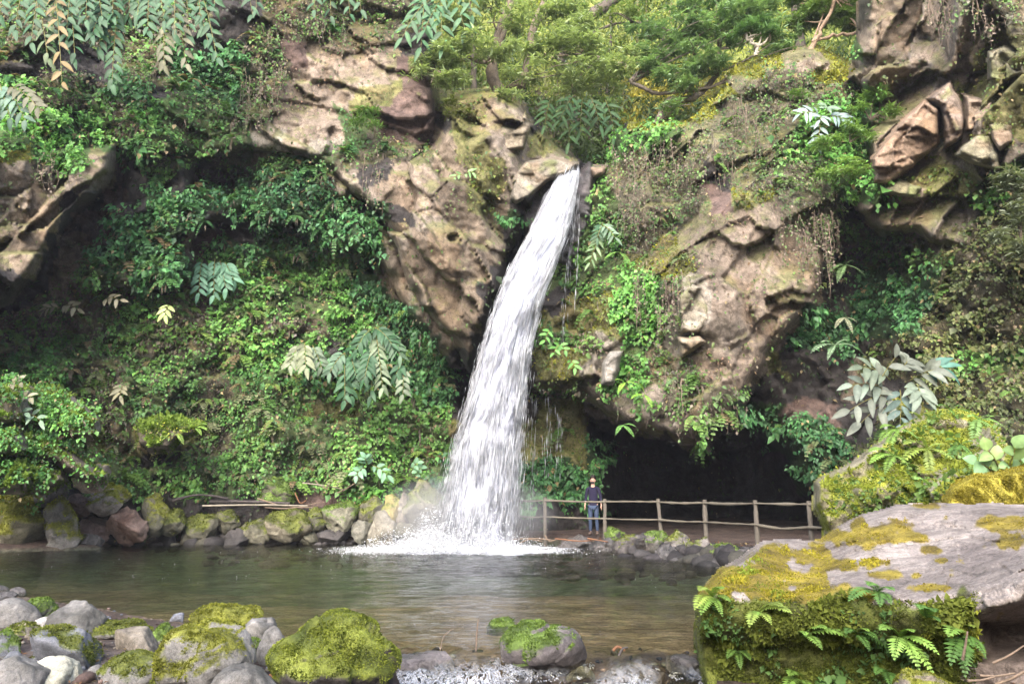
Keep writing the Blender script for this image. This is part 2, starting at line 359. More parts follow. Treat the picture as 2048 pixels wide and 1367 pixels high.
def grid(x0, x1, y0, y1, step):
    xs = np.arange(x0, x1 + step, step, float); ys = np.arange(y0, y1 + step, step, float)
    return np.meshgrid(xs, ys)
def ctrl_depth(pts, px, py, s=110):
    num = 0; den = 0
    for (x, y, d) in pts:
        r2 = ((px - x) ** 2 + (py - y) ** 2) / (s * s)
        w = 1 / (r2 + .35) ** 2.2
        num = num + w * d; den = den + w
    return num / den
SHEETS = []
def relief(name, poly, depth, step=5, T=2.5, R=45, big=.55, med=.3, small=.12, seed=1, warp=14, colfn=None, mat=None, cut=None, parent=None, sc=1.0, dirn=None):
    """a rock mass with real thickness: its front face follows depth(px,py) with broken blocks, and its rim rounds back by T metres"""
    pl = np.array(poly); x0, y0 = pl.min(0) - 25; x1, y1 = pl.max(0) + 25
    px, py = grid(x0, x1, y0, y1, step)
    wx = fbm2(px, py, 60, 4, seed + 5) * warp; wy = fbm2(px, py, 60, 4, seed + 9) * warp
    sd = sdf_poly(poly, px + wx, py + wy)
    D = depth(px, py)
    base = P(px, py, D)
    w1 = fbm(base, 1.6 * sc, 3, seed)[..., None] * np.array([.5, .5, .5]) * sc
    fb = base
    if dirn:
        an = math.radians(dirn[0]); ca_, sa_ = math.cos(an), math.sin(an)
        u_ = base[..., 0] * ca_ + base[..., 2] * sa_; v_ = -base[..., 0] * sa_ + base[..., 2] * ca_
        fb = np.stack([u_ / dirn[1], base[..., 1], v_ * 1.15], -1)
    f1, e1 = facets(fb + w1 * .6, 2.9 * sc, seed, .85, .14)
    f2, e2 = facets(fb + w1 * .3, 1.2 * sc, seed + 20, 1.0, .1)
    f3, e3 = facets(fb, .5 * sc, seed + 40, .9, .2)
    f4 = fbm(base, .35 * sc, 4, seed + 3)
    disp = big * (f1 - .12 * sc * (1 - sstep(0, .05, e1))) + med * 1.6 * (f2 - .06 * sc * (1 - sstep(0, .06, e2))) + small * 1.8 * f3 + small * .8 * f4 * sc
    rg = 1 - 2 * np.abs(fbm(base * np.array([1, 1, 1.8]) + w1, .8 * sc, 5, seed + 61, .6)); disp = disp + small * .5 * rg * sc
    s = np.clip(sd / R, 0, 1)
    D2 = D - disp * sstep(-.1, .6, s) + T * (1 - np.sqrt(1 - (1 - s) ** 2)) * 1.0
    if cut is not None: D2 = cut(px, py, D2)
    Pt = P(px, py, D2)
    ok = sd > -step * 1.5
    okc = ok[:-1, :-1] & ok[1:, :-1] & ok[:-1, 1:] & ok[1:, 1:]
    ny, nx = px.shape
    idx = np.arange(ny * nx).reshape(ny, nx)
    F4 = np.stack([idx[:-1, :-1], idx[1:, :-1], idx[1:, 1:], idx[:-1, 1:]], -1)[okc]
    used = np.zeros(ny * nx, bool); used[F4.ravel()] = True
    remap = np.cumsum(used) - 1
    du = np.zeros_like(Pt); dv = np.zeros_like(Pt)
    du[:, 1:-1] = Pt[:, 2:] - Pt[:, :-2]; dv[1:-1] = Pt[2:] - Pt[:-2]
    nn = nrm(np.cross(dv, du)); 
    flip = (nn[..., 1] > 0); nn[flip] *= -1
    if colfn is None:
        cl = classes(px, py)
        t = np.clip(.5 + .5 * fbm(Pt, .9, 4, seed + 8), 0, 1)[..., None]
        colr = RLO[cl] * (1 - t) + RHI[cl] * t
        # moss and lichen settle on upward faces
        up = sstep(.25, .7, nn[..., 2] + fbm(Pt, .6, 3, 77) * .35)[..., None]
        isrock = np.isin(cl, [CLS.index(c) for c in 'promvwt'])[..., None]
        colr = colr * (1 - up * .65 * isrock) + np.array([.12, .13, .035]) * up * .65 * isrock
        stain = sstep(.15, .5, fbm(Pt * np.array([1, 1, .35]), .8, 4, 91))[..., None]
        colr = colr * (1 - stain * .35 * isrock)
        ors = sstep(.25, .55, fbm(Pt * np.array([1, 1, .6]), 1.1, 3, 191))[..., None]
        colr = colr * (1 - ors * .3 * isrock) + np.array([.22, .145, .08]) * ors * .3 * isrock
    else: colr = colfn(px, py, Pt, nn, sd)
    o = mesh_np(name, Pt.reshape(-1, 3)[used], remap[F4], mat or M_ROCK, parent, colr.reshape(-1, 3)[used], smooth=mat is not None)
    cells = np.argwhere(okc)
    sh = dict(P=Pt, n=nn, px=px, py=py, cells=cells, step=step, sd=sd, name=name, o=o)
    SHEETS.append(sh)
    return sh

BACK = [(-250, 0, 23), (0, 0, 24), (400, 0, 25.3), (800, 0, 27), (0, 200, 23), (300, 200, 25.3), (600, 200, 26.3), (850, 250, 26.5), (-250, 600, 22.5), (100, 600, 25),
        (400, 500, 26.6), (600, 480, 27.3), (800, 500, 27.6), (300, 700, 25.8), (600, 700, 26.8), (900, 700, 28.2), (0, 800, 23.6), (200, 800, 24.8), (500, 850, 26.3),
        (850, 850, 27.8), (1000, 800, 29), (-250, 1000, 20), (100, 1000, 23.5), (400, 1000, 25.4), (700, 1000, 26.2), (900, 1000, 26.8), (1050, 400, 27), (1050, 600, 28.2),
        (1150, 600, 27), (1100, 900, 28), (1200, 950, 28), (1300, 950, 29), (1450, 950, 29), (1550, 950, 27), (1650, 900, 23.5), (1700, 750, 24.5), (1650, 600, 25.5),
        (1900, 700, 21.5), (2048, 600, 20), (2048, 300, 21), (1750, 300, 23.5), (1500, 300, 25), (1300, 300, 26.5), (1180, 330, 27), (1750, 0, 23), (2048, 0, 20.5),
        (2048, 900, 18.5), (1800, 900, 20.5), (1750, 1050, 22), (1650, 1050, 23.5), (1100, 1080, 27), (1500, 1080, 26), (2300, 600, 17), (2300, 100, 17)]
CAVE = [(1165, 815), (1260, 860), (1430, 885), (1520, 845), (1570, 870), (1600, 950), (1650, 985), (1650, 1130), (1150, 1130), (1215, 960)]
def cave_cut(px, py, D):
    s = sdf_poly(CAVE, px + fbm2(px, py, 40, 3, 4) * 12, py + fbm2(px, py, 40, 3, 8) * 12)
    D = D + 9.0 * sstep(-6, 40, s)
    # hollows under the ledges at the left
    for pl, dd in (([(285, 905), (330, 885), (375, 870), (360, 905), (345, 930), (300, 935)], 1.6), ([(115, 925), (160, 935), (215, 965), (190, 1000), (130, 990)], 1.6),
                   ([(360, 335), (440, 325), (510, 345), (480, 385), (400, 385)], 1.6), ([(420, 440), (560, 452), (700, 470), (690, 490), (560, 478), (440, 475)], .8), ([(880, 730), (960, 700), (980, 800), (930, 830)], 1.2)):
        q = sdf_poly(pl, px + fbm2(px, py, 30, 3, 14) * 8, py + fbm2(px, py, 30, 3, 18) * 8)
        D = D + dd * sstep(-5, 14, q)
    return D
gap = [(-320, -300), (850, -300), (860, 60), (868, 170), (920, 185), (1040, 200), (1080, 262), (1165, 322), (1222, 330), (1262, 250), (1390, 248), (1450, 165), (1475, 130), (1560, 97), (1640, 95), (1695, 128), (1722, 90), (1740, -300), (2360, -300), (2360, 1150), (-320, 1150)]
S_BACK = relief("cliff", gap, lambda x, y: ctrl_depth(BACK, x, y), 5, 3.0, 30, .35, .3, .14, 3, 10, cut=cave_cut)
tag(S_BACK['o'], "tall overgrown gorge cliff with a dark cave at its foot", None, None, "structure")

def dpts(pts, s=90): return lambda x, y: ctrl_depth(pts, x, y, s)
RIM = [(-320, -300), (850, -300), (868, 100), (880, 190), (868, 260), (835, 330), (838, 420), (842, 470), (800, 480), (770, 440), (700, 385), (655, 345), (600, 318), (500, 312), (400, 318), (300, 318), (255, 325), (225, 300), (100, 300), (-320, 300)]
S_RIM = relief("rock_overhang", RIM, dpts([(-300, -200, 20.5), (0, 0, 22.3), (400, 0, 24), (800, 0, 25.5), (0, 250, 21.5), (250, 280, 23.2), (500, 300, 24.3), (500, 150, 24.8), (650, 320, 24.4), (700, 150, 24.9), (850, 250, 24.8), (830, 440, 24.3)]), 4, 1.9, 24, .28, .24, .10, 13, dirn=(-20, 1.6))
tag(S_RIM['o'], "brow of pinkish earth and rock overhanging the green hollow left of the waterfall", "rock overhang")
RIM2 = [(150, 560), (180, 470), (225, 390), (250, 300), (372, 298), (385, 372), (450, 398), (515, 378), (530, 300), (640, 312), (700, 372), (750, 430), (800, 500), (840, 560), (905, 660), (935, 735), (905, 730), (850, 680), (800, 600), (750, 520), (650, 470), (540, 445), (440, 440), (385, 480), (385, 560), (330, 580), (240, 575)]
S_RIM2 = relief("rock_ledge", RIM2, dpts([(200, 520, 23.8), (320, 380, 24.4), (560, 380, 25.1), (700, 430, 25.3), (800, 540, 25.6), (930, 720, 26)]), 5, 2.6, 22, .3, .35, .14, 23)
tag(S_RIM2['o'], "arched ledge hung with dark green leaves under the pinkish brow", "rock ledge")
CEN = [(885, 205), (935, 178), (1000, 178), (1045, 205), (1072, 262), (1165, 322), (1160, 350), (1105, 368), (1068, 410), (1045, 470), (1012, 520), (1005, 590), (975, 640), (955, 700), (945, 745), (920, 715), (880, 665), (845, 620), (815, 560), (790, 505), (770, 462), (815, 455), (825, 400), (800, 360), (815, 320), (860, 300), (890, 250)]
S_CEN = relief("rock_buttress", CEN, dpts([(950, 200, 25), (1000, 300, 24.2), (1120, 335, 25), (850, 330, 24.3), (900, 420, 23.6), (900, 500, 23.3), (860, 580, 23.8), (950, 600, 23.8), (940, 720, 24.3), (1030, 420, 24.4)], 60), 4, 3.2, 24, .6, .5, .13, 33, warp=9, dirn=(-55, 2.6))
tag(S_CEN['o'], "brown jagged rock buttress tapering down beside the left edge of the waterfall", "rock buttress")
HANG = [(1180, 345), (1215, 325), (1235, 270), (1265, 240), (1385, 245), (1440, 185), (1470, 135), (1560, 97), (1640, 95), (1700, 130), (1722, 220), (1715, 330), (1690, 420), (1655, 470), (1648, 560), (1645, 620), (1590, 665), (1540, 715), (1510, 790), (1470, 850), (1430, 885), (1350, 882), (1250, 850), (1190, 812), (1120, 785), (1055, 778), (1050, 640), (1085, 540), (1140, 440)]
S_HANG = relief("hanging_rock", HANG, dpts([(1200, 350, 25.5), (1300, 270, 23.6), (1450, 200, 23.3), (1600, 130, 23), (1700, 200, 22.5), (1300, 400, 23.3), (1420, 330, 22.6), (1600, 350, 21.9), (1500, 480, 21.7), (1420, 600, 21.2), (1560, 580, 21.8), (1400, 780, 21.8), (1450, 850, 22.4), (1300, 750, 22.6), (1220, 640, 23.6), (1200, 740, 23.3), (1100, 560, 26.2), (1140, 650, 25.0), (1100, 740, 24.4), (1080, 770, 24.5), (1620, 500, 22.4), (1180, 450, 25.6)], 70), 4, 4.0, 30, .3, .24, .08, 43, warp=11, dirn=(35, 1.7))
tag(S_HANG['o'], "massive bulging rock hanging over the cave right of the waterfall, creepers on its brow", "rock mass")
LEFT = [(-320, 240), (-80, 250), (100, 265), (200, 285), (242, 290), (238, 330), (195, 395), (150, 430), (125, 475), (75, 545), (20, 600), (-320, 700)]
S_LEFT = relief("rock_outcrop", LEFT, dpts([(-300, 300, 18.5), (0, 300, 20.3), (150, 320, 21), (220, 310, 21.4), (50, 480, 21), (-100, 560, 19.5)]), 4, 3.4, 30, .5, .4, .12, 53, dirn=(48, 2.6))
tag(S_LEFT['o'], "tilted orange brown slab jutting out at the left edge under bright leaves", "rock outcrop")
RIGHT = [(1722, -300), (2360, -300), (2360, 500), (2048, 470), (1960, 520), (1880, 500), (1830, 470), (1760, 475), (1705, 425), (1735, 320), (1722, 220), (1712, 120)]
S_RIGHT = relief("jointed_rock", RIGHT, dpts([(1740, 0, 21.8), (2048, 0, 18.8), (2300, 100, 16.5), (1750, 200, 21.6), (1800, 300, 20.6), (1780, 440, 21), (2048, 300, 18.8), (1900, 450, 20), (2300, 450, 16)]), 4, 3.0, 26, .5, .5, .10, 63, warp=9, dirn=(52, 1.8))
tag(S_RIGHT['o'], "tall cracked cliff corner of jointed brown blocks at the upper right", "rock face")
def blocks_col(a, b, moss):
    a, b = [x * .72 for x in a], [x * .68 for x in b]
    def f(px, py, Pt, nn, sd):
        t = np.clip(.5 + .6 * fbm(Pt, .6, 4, 5), 0, 1)[..., None]
        c = np.array(a) * (1 - t) + np.array(b) * t
        m = sstep(.0, .4, fbm(Pt, .7, 4, 15) + moss)[..., None]
        o = sstep(.1, .5, fbm(Pt, .9, 3, 19))[..., None]
        c = c * (1 - .45 * o) + np.array([.22, .14, .075]) * .45 * o
        return c * (1 - m * .7) + np.array([.15, .17, .06]) * m * .7
    return f
BL = [([(1738, 322), (1790, 262), (1848, 200), (1880, 215), (1876, 285), (1820, 335), (1770, 372), (1742, 365)], 18.9, (.26, .18, .12), (.48, .34, .25), -.5, "long tilted tan slab with an orange edge in the upper right cliff"),
      ([(1850, 192), (1898, 165), (1925, 205), (1925, 280), (1890, 300), (1882, 215)], 18.7, (.24, .18, .14), (.42, .33, .27), -.3, "upright grey brown block behind the long tilted slab"),
      ([(1908, 305), (1960, 262), (1985, 262), (2002, 310), (1998, 345), (1950, 330)], 18.2, (.22, .2, .13), (.42, .38, .28), 0., "five sided greenish block in the upper right cliff"),
      ([(1975, 100), (2010, 90), (2048, 105), (2048, 150), (2005, 168), (1978, 155)], 17.7, (.24, .22, .15), (.4, .37, .28), .05, "rounded grey green block near the right edge at the top"),
      ([(1978, 245), (2005, 235), (2035, 250), (2030, 285), (2000, 305), (1982, 275)], 17.8, (.25, .2, .16), (.42, .34, .27), -.2, "small rounded brown block wedged at the right edge"),
      ([(1930, 190), (1990, 200), (1975, 260), (1935, 262)], 18.4, (.26, .2, .15), (.42, .33, .25), -.2, "squarish brown block between the upright block and the right edge"),
      ([(1750, 390), (1800, 360), (1850, 375), (1835, 400), (1790, 395)], 19.6, (.22, .2, .12), (.38, .35, .22), .1, "low mossy block below the long tilted slab")]
for i, (pl, d, a, b, mo, lab) in enumerate(BL):
    s = relief("rock_block", pl, lambda x, y, d=d: d + .55 + 0 * x + (x - 1850) * -.002 + (y - 260) * -.0015, 3, 1.6, 9, .25, .25, .1, 70 + i, warp=7, colfn=blocks_col(a, b, mo), sc=.8)
    tag(s['o'], lab, "rock block", "blocks standing out of the upper right cliff"); s['bare'] = True
# pale facets on the hanging rock and the ledges of the lower left slope
PF = [([(1355, 590), (1385, 565), (1420, 575), (1425, 640), (1400, 665), (1358, 668)], 20.9, (.34, .29, .22), (.55, .5, .4), -.3, "pale scar of flat rock on the belly of the hanging rock"),
      ([(1352, 672), (1400, 668), (1418, 685), (1390, 700), (1360, 722)], 21.0, (.36, .29, .2), (.55, .45, .34), -.4, "small pale ledge below the pale scar on the hanging rock"),
      ([(1200, 770), (1205, 725), (1218, 700), (1246, 698), (1240, 735), (1226, 770)], 22.1, (.32, .29, .25), (.5, .47, .42), -.5, "smooth pale upright stone set in greenery right of the waterfall"),
      ([(1018, 395), (1030, 345), (1052, 318), (1105, 312), (1158, 325), (1150, 348), (1100, 362), (1060, 400), (1030, 408)], 23.9, (.22, .19, .15), (.38, .34, .28), -.3, "rounded grey boulder at the waterfall's lip"),
      ([(1030, 250), (1050, 222), (1062, 255), (1050, 300), (1000, 305), (985, 280), (1000, 245)], 23.9, (.2, .17, .12), (.36, .3, .23), -.1, "olive brown slab above the grey boulder at the lip"),
      ([(1178, 335), (1215, 330), (1212, 352), (1185, 362)], 24.6, (.18, .15, .13), (.33, .28, .26), -.5, "small stone right of the waterfall's lip")]
for i, (pl, d, a, b, mo, lab) in enumerate(PF):
    s = relief("rock_slab", pl, lambda x, y, d=d: d + 0 * x, 3, 2.2, 10, .2, .2, .08, 90 + i, warp=4, colfn=blocks_col(a, b, mo), sc=.8)
    tag(s['o'], lab, "rock slab"); s['bare'] = True
S_WL = None
LEDG = [([(-60, 775), (60, 770), (140, 790), (200, 835), (204, 862), (195, 878), (150, 872), (104, 858), (40, 850), (-60, 860)], [(0, 800, 19.2), (190, 850, 19.9), (100, 790, 21)], 'g', "mossy leaning ledge with a bare grey underside on the left slope"),
        ([(-60, 855), (60, 865), (150, 915), (215, 950), (212, 968), (160, 955), (110, 925), (50, 912), (-60, 930)], [(0, 890, 18.7), (200, 960, 19.9), (80, 870, 20.0)], 'g', "long green diagonal ledge below the leaning ledge"),
        ([(275, 845), (320, 832), (380, 838), (415, 850), (395, 868), (365, 880), (345, 900), (300, 905), (278, 885)], [(340, 860, 23.0)], 'y', "mossy ledge jutting over a small black hollow"),
        ([(-60, 935), (60, 922), (120, 935), (135, 960), (100, 985), (-60, 990)], [(0, 960, 18.9), (110, 960, 20)], 'g', "green tufted ledge above the yellow mossy rock at the left edge")]
for i, (pl, dp, c, lab) in enumerate(LEDG):
    ci = CLS.index(c)
    def lc(px, py, Pt, nn, sd, ci=ci):
        t = np.clip(.5 + .6 * fbm(Pt, .5, 4, 25), 0, 1)[..., None]
        veg = np.array([.05, .06, .02]) * (1 - t) + np.array([.10, .11, .03]) * t
        rk = np.array([.14, .11, .09]) * (1 - t) + np.array([.3, .26, .22]) * t
        u = sstep(-.15, .15, nn[..., 2] + .15)[..., None]
        return rk * (1 - u) + veg * u
    s = relief("mossy_ledge", pl, dpts(dp, 60), 4, 1.6, 16, .25, .2, .08, 110 + i, warp=6, colfn=lc, sc=.6)
    s['cls'] = ci
    tag(s['o'], lab, "mossy ledge", "ledges on the left slope")
# ---------------------------------------------------------------- creepers and leaves on the rock
# (density per 1000 square photo pixels, length m, width/length, dark colour, light colour, lift off the rock)
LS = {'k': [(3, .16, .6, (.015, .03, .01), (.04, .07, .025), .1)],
      't': [(17, .14, .6, (.075, .062, .045), (.19, .16, .12), .22), (22, .14, .75, (.04, .085, .022), (.135, .25, .06), .3)],
      'g': [(44, .16, .8, (.045, .13, .03), (.17, .38, .08), .32), (6, .14, .6, (.06, .05, .03), (.13, .11, .07), .15)],
      'G': [(36, .15, .8, (.045, .115, .03), (.16, .33, .075), .32), (10, .14, .6, (.065, .055, .035), (.17, .14, .10), .2)],
      'd': [(44, .21, .62, (.028, .09, .035), (.10, .26, .085), .4)],
      'p': [(2.6, .13, .5, (.12, .08, .05), (.26, .19, .13), .08), (1.6, .13, .7, (.05, .08, .02), (.13, .19, .05), .12)],
      'R': [(1.5, .12, .5, (.08, .05, .04), (.2, .14, .1), .08)],
      'r': [(1.5, .13, .7, (.04, .07, .02), (.12, .16, .05), .1), (1.5, .12, .5, (.1, .08, .05), (.2, .16, .1), .08)],
      'o': [(1.0, .13, .7, (.04, .07, .02), (.1, .15, .04), .1)],
      'm': [(12, .11, .7, (.06, .075, .015), (.17, .2, .04), .08), (2.5, .13, .7, (.04, .08, .02), (.12, .2, .05), .15)],
      'w': [(1.0, .12, .6, (.1, .09, .05), (.2, .18, .1), .08)],
      'y': [(26, .09, .6, (.12, .14, .015), (.34, .36, .04), .06), (4, .13, .7, (.05, .1, .02), (.14, .24, .05), .1)],
      'h': [(30, .15, .8, (.055, .075, .025), (.19, .22, .08), .3), (10, .13, .6, (.08, .065, .04), (.2, .17, .1), .2)],
      'v': [(18, .12, .7, (.07, .065, .045), (.19, .175, .125), .2), (20, .12, .75, (.045, .085, .025), (.15, .24, .07), .25)]}
LAYERS = [RIM, CEN, HANG, LEFT, RIGHT]
def scatter(sh, seed, label, dens=2.1, cls=None, sz=.76, skip=(), name="ivy"):
    r = np.random.default_rng(seed)
    cells = sh['cells']; st = sh['step']; area = st * st
    Pg, Ng = sh['P'], sh['n']
    # only what the photograph can nearly see
    cpx = sh['px'][cells[:, 0], cells[:, 1]]; cpy = sh['py'][cells[:, 0], cells[:, 1]]
    m = (cpx > -160) & (cpx < 2200) & (cpy > -120) & (cpy < 1110)
    for pl in skip: m &= sdf_poly(pl, cpx, cpy) < 30
    cells = cells[m]
    if not len(cells): return
    K = 44 * area / 1000.0
    n = int(len(cells) * K * dens * 1.4)
    ci = r.integers(0, len(cells), n); fy, fx = r.random(n), r.random(n)
    iy, ix = cells[ci, 0], cells[ci, 1]
    def bil(A):
        a = A[iy, ix] * ((1 - fx) * (1 - fy))[:, None] + A[iy, ix + 1] * (fx * (1 - fy))[:, None] + A[iy + 1, ix] * ((1 - fx) * fy)[:, None] + A[iy + 1, ix + 1] * (fx * fy)[:, None]
        return a
    p = bil(Pg); nn = nrm(bil(Ng)); px = sh['px'][iy, ix] + fx * st; py = sh['py'][iy, ix] + fy * st
    cl = classes(px, py) if cls is None else np.full(n, cls)
    clump = fbm(p, .9, 3, 5); fine = fbm(p, .28, 2, 9); patch = fbm(p, 2.6, 3, 15)
    acc = Acc()
    den_all = 44.0 * 1.4
    for c in range(len(CLS)):
        pick = r.random(n) * den_all; lo = 0.0
        for (dd, L, asp, ca, cb, off) in LS[CLS[c]]:
            mod = np.clip(1.1 + 1.1 * clump + .8 * fine, .1, 2.2)
            hi = lo + dd * mod / 1.0
            s = (cl == c) & (pick >= lo) & (pick < hi)
            lo = hi
            k = int(s.sum())
            if not k: continue
            q = p[s]; nv = nn[s]
            lift = off * np.clip(.45 + .9 * fine[s] + .5 * r.random(k) + .25 * clump[s], 0, 1.6)
            base = q + nv * lift[:, None] + r.normal(0, .03, (k, 3))
            d = np.array([0, 0, -1.0]) + nv * .55 + r.normal(0, .42, (k, 3)); d[:, 0] += r.normal(0, .25, k)
            fn = nv * .8 + np.array([0, -.35, .55]) + r.normal(0, .35, (k, 3))
            size = sz * L * np.exp(r.normal(0, .28, k)) * (1 + .25 * patch[s])
            t = np.clip(.42 + .75 * clump[s] * .6 + .5 * patch[s] + r.normal(0, .22, k), 0, 1)[:, None]
            col = np.array(ca) * (1 - t) + np.array(cb) * t
            col = col * np.exp(r.normal(0, .16, (k, 1))) * np.array([1, 1, 1]) * (1 + r.normal(0, .07, (k, 3)))
            dead = r.random(k) < .035; col[dead] = np.array([.26, .2, .1]) * r.uniform(.6, 1.2, (dead.sum(), 1))
            v, f, cc = kites(base, d, fn, size, size * asp * r.uniform(.8, 1.15, k), np.clip(col, .005, 1), fold=.22, wide=.36)
            acc.add(v, f, cc)
    if not acc.n: return
    o = acc.build(name, M_LEAF)
    tag(o, label, None, None, "stuff")
    return o
scatter(S_BACK, 101, "creepers and ferns covering the gorge cliff behind the waterfall", skip=LAYERS)
scatter(S_RIM, 102, "creepers hanging over the pinkish brow above the green hollow")
scatter(S_RIM2, 103, "dark green leaves cascading from the arched ledge", 2.4)
scatter(S_CEN, 104, "sparse small plants on the brown buttress beside the waterfall")
scatter(S_HANG, 105, "creepers draped over the rock mass hanging above the cave")
scatter(S_LEFT, 106, "bright leaves on top of the orange slab at the left edge")
scatter(S_RIGHT, 107, "patches of creeper on the cracked cliff corner at upper right")
for i, s in enumerate(SHEETS):
    if 'cls' in s:
        # ledges: leaves only on the upper faces
        keep = [k for k in range(len(s['cells'])) if s['n'][s['cells'][k][0], s['cells'][k][1]][2] > -.12]
        s['cells'] = s['cells'][keep]
        scatter(s, 200 + i, "low green plants and moss on one of the ledges of the left slope", 4.5, sz=.55, cls=s['cls'], name="moss")

# hanging dry vines: thin strands with small leaves, falling from the brows
def vines(spots, label, seed):
    r = np.random.default_rng(seed); acc = Acc(); lb, ld, ln, ls, lc = [], [], [], [], []
    for (px, py, Y, Lpx, n, spread) in spots:
        for k in range(int(n * .7 + .5)):
            x = px + r.normal(0, spread); L = Lpx * r.uniform(.45, 1.15); y0 = py + r.normal(0, 10)
            yy = Y + r.normal(0, .15)
            m = 7; t = np.linspace(0, 1, m)
            p0 = P(x, y0, yy); Lm = L * Y / FPX
            pts = np.array([p0 + np.array([0, 0, -Lm * a]) for a in t]) + np.cumsum(r.normal(0, .035, (m, 3)), 0) * np.array([1, .6, 0])
            c = np.array([.16, .12, .095]) * r.uniform(.5, 1.5)
            tube(acc, pts, np.linspace(.008, .003, m) * r.uniform(.7, 1.6), 4, c)
            nl = int(Lm / .06 * r.uniform(.3, 1.2))
            tt = r.random(nl); i = np.minimum((tt * (m - 1)).astype(int), m - 2)
            q = pts[i] + (pts[i + 1] - pts[i]) * ((tt * (m - 1)) - i)[:, None]
            lb.append(q + r.normal(0, .03, (nl, 3))); ld.append(r.normal(0, .6, (nl, 3)) + np.array([0, -.2, -.5])); ln.append(r.normal(0, .5, (nl, 3)) + np.array([0, -.7, .6]))
            ls.append(r.uniform(.05, .12, nl)); g = r.random((nl, 1)); lc.append(np.where(g < .5, [[.17, .14, .11]], [[.10, .15, .06]]) * r.uniform(.6, 1.3, (nl, 1)))
    lb, ld, ln, ls, lc = map(np.concatenate, (lb, ld, ln, ls, lc))
    v, f, c = kites(lb, ld, ln, ls, ls * .7, lc); acc.add(v, f, c)
    return tag(acc.build("hanging_vines", M_VINE), label, None, None, "stuff")
vines([(1270, 300, 23.0, 110, 14, 26), (1330, 290, 22.8, 130, 20, 28), (1370, 320, 22.6, 120, 12, 18), (1260, 400, 23.1, 70, 10, 18), (1300, 420, 23, 60, 10, 20),
       (1480, 200, 22.5, 110, 12, 20), (1515, 240, 22.2, 120, 12, 18), (1470, 300, 22.3, 110, 14, 30), (1420, 290, 22.4, 100, 12, 22),
       (1560, 420, 21.5, 110, 10, 15), (1600, 440, 21.5, 100, 12, 14), (1640, 430, 21.8, 150, 26, 12), (1625, 480, 21.8, 110, 16, 14), (1672, 440, 22.0, 60, 10, 10)],
      "dry brown vines trailing from the brow of the hanging rock", 31)
vines([(1345, 560, 21.0, 130, 12, 10), (1278, 560, 22.2, 130, 5, 10), (1320, 600, 21.3, 90, 8, 14), (1400, 830, 21.4, 50, 10, 40), (1300, 800, 22.2, 45, 8, 40), (1450, 800, 21.5, 60, 6, 20), (1370, 740, 21.3, 80, 10, 30)],
      "thin grey vines on the belly of the hanging rock", 32)
vines([(745, 300, 23.2, 140, 4, 14), (760, 330, 23.2, 90, 8, 20), (107, 330, 19.9, 140, 6, 8), (90, 310, 19.9, 70, 6, 12), (540, 130, 24.2, 90, 18, 34), (520, 170, 24, 90, 14, 26), (650, 60, 24.6, 60, 16, 50), (560, 60, 24.4, 70, 14, 40),
       (280, 160, 22.8, 60, 12, 40), (500, 230, 23.4, 60, 10, 20), (720, 90, 24.6, 50, 10, 30)], "dry roots and vines trailing over the pinkish brow at upper left", 33)
vines([(1870, 0, 19.0, 90, 14, 18), (1900, 30, 19, 100, 14, 14), (1960, 0, 18.2, 90, 10, 24), (1985, 40, 18.2, 60, 8, 10)], "dark dry vines trailing down the cracked cliff at top right", 34)

# ---------------------------------------------------------------- ground, pool, rapids
shore = [(-900, 1110), (-60, 1106), (0, 1103), (200, 1098), (225, 1088), (450, 1087), (700, 1086), (860, 1084), (1000, 1083), (1200, 1094), (1290, 1108), (1400, 1122), (1500, 1138), (1570, 1150), (1560, 1200), (1500, 1260), (1450, 1310), (1430, 1367), (1400, 1700)]
near = [(800, 1700), (795, 1380), (790, 1310), (700, 1305), (560, 1290), (500, 1262), (380, 1250), (300, 1238), (180, 1218), (60, 1198), (0, 1186), (-120, 1172), (-900, 1160)]
def toXY(l):
    out = []
    for x, y in l:
        Y = float(yground(y)); p = P(x, y, Y); out.append((float(p[0]), Y))
    return out
POOL = toXY(shore) + toXY(near)
def ground_z(X, Y):
    s = sdf_poly(POOL, X, Y)
    q = np.stack([X, Y, np.zeros_like(X)], -1)
    deep = .09 + .55 * sstep(8.5, 22, Y + fbm(q, 2.5, 2, 14) * 2)
    zin = -np.minimum(deep, .04 + .30 * np.maximum(s, 0)) 
    d = np.maximum(-s, 0)
    farL = sstep(13, 16, Y) * sstep(-.5, -2.5, X); farR = sstep(13, 16, Y) * (1 - sstep(-.5, -2.5, X))
    zn = .02 + np.minimum(.05 * d, .05)
    zl = .02 + np.minimum(.32 * d, 1.9); zr = .02 + np.minimum(.5 * d, .17) + .02 * np.maximum(Y - 18, 0)
    zout = zn * (1 - farL - farR) + zl * farL + zr * farR
    z = np.where(s > 0, zin, zout)
    z = z + fbm(q, .9, 4, 3) * (.03 + .04 * sstep(10, 14, Y)) * (1 - .6 * farR) + fbm(q, .25, 3, 6) * .02
    right = sstep(2.6, 3.3, X) * sstep(11, 4, Y); z = z + right * .25
    # lower stream bed below the rapids
    z = z - .26 * sstep(7.9, 6.8, Y) * (s > 0)
    rim = np.maximum(np.maximum((-14 - Y) * .6, np.abs(X) - 23 - .1 * np.maximum(Y, 0)), Y - 38)
    z = z + np.clip(rim, 0, 22) * (1.0) + (rim > 0) * fbm(q, 5, 3, 9) * 1.2
    return z, s
xs = np.unique(np.concatenate([np.linspace(-70, -20, 26), np.arange(-20, 20, .16), np.linspace(20, 70, 26)]))
ys = np.unique(np.concatenate([np.linspace(-50, -6, 24), np.arange(-6, 3, .5), np.arange(3, 11, .06), np.arange(11, 31, .14), np.linspace(31, 95, 30)]))
X, Y = np.meshgrid(xs, ys)
gz, gs = ground_z(X, Y)
q = np.stack([X, Y, gz], -1)
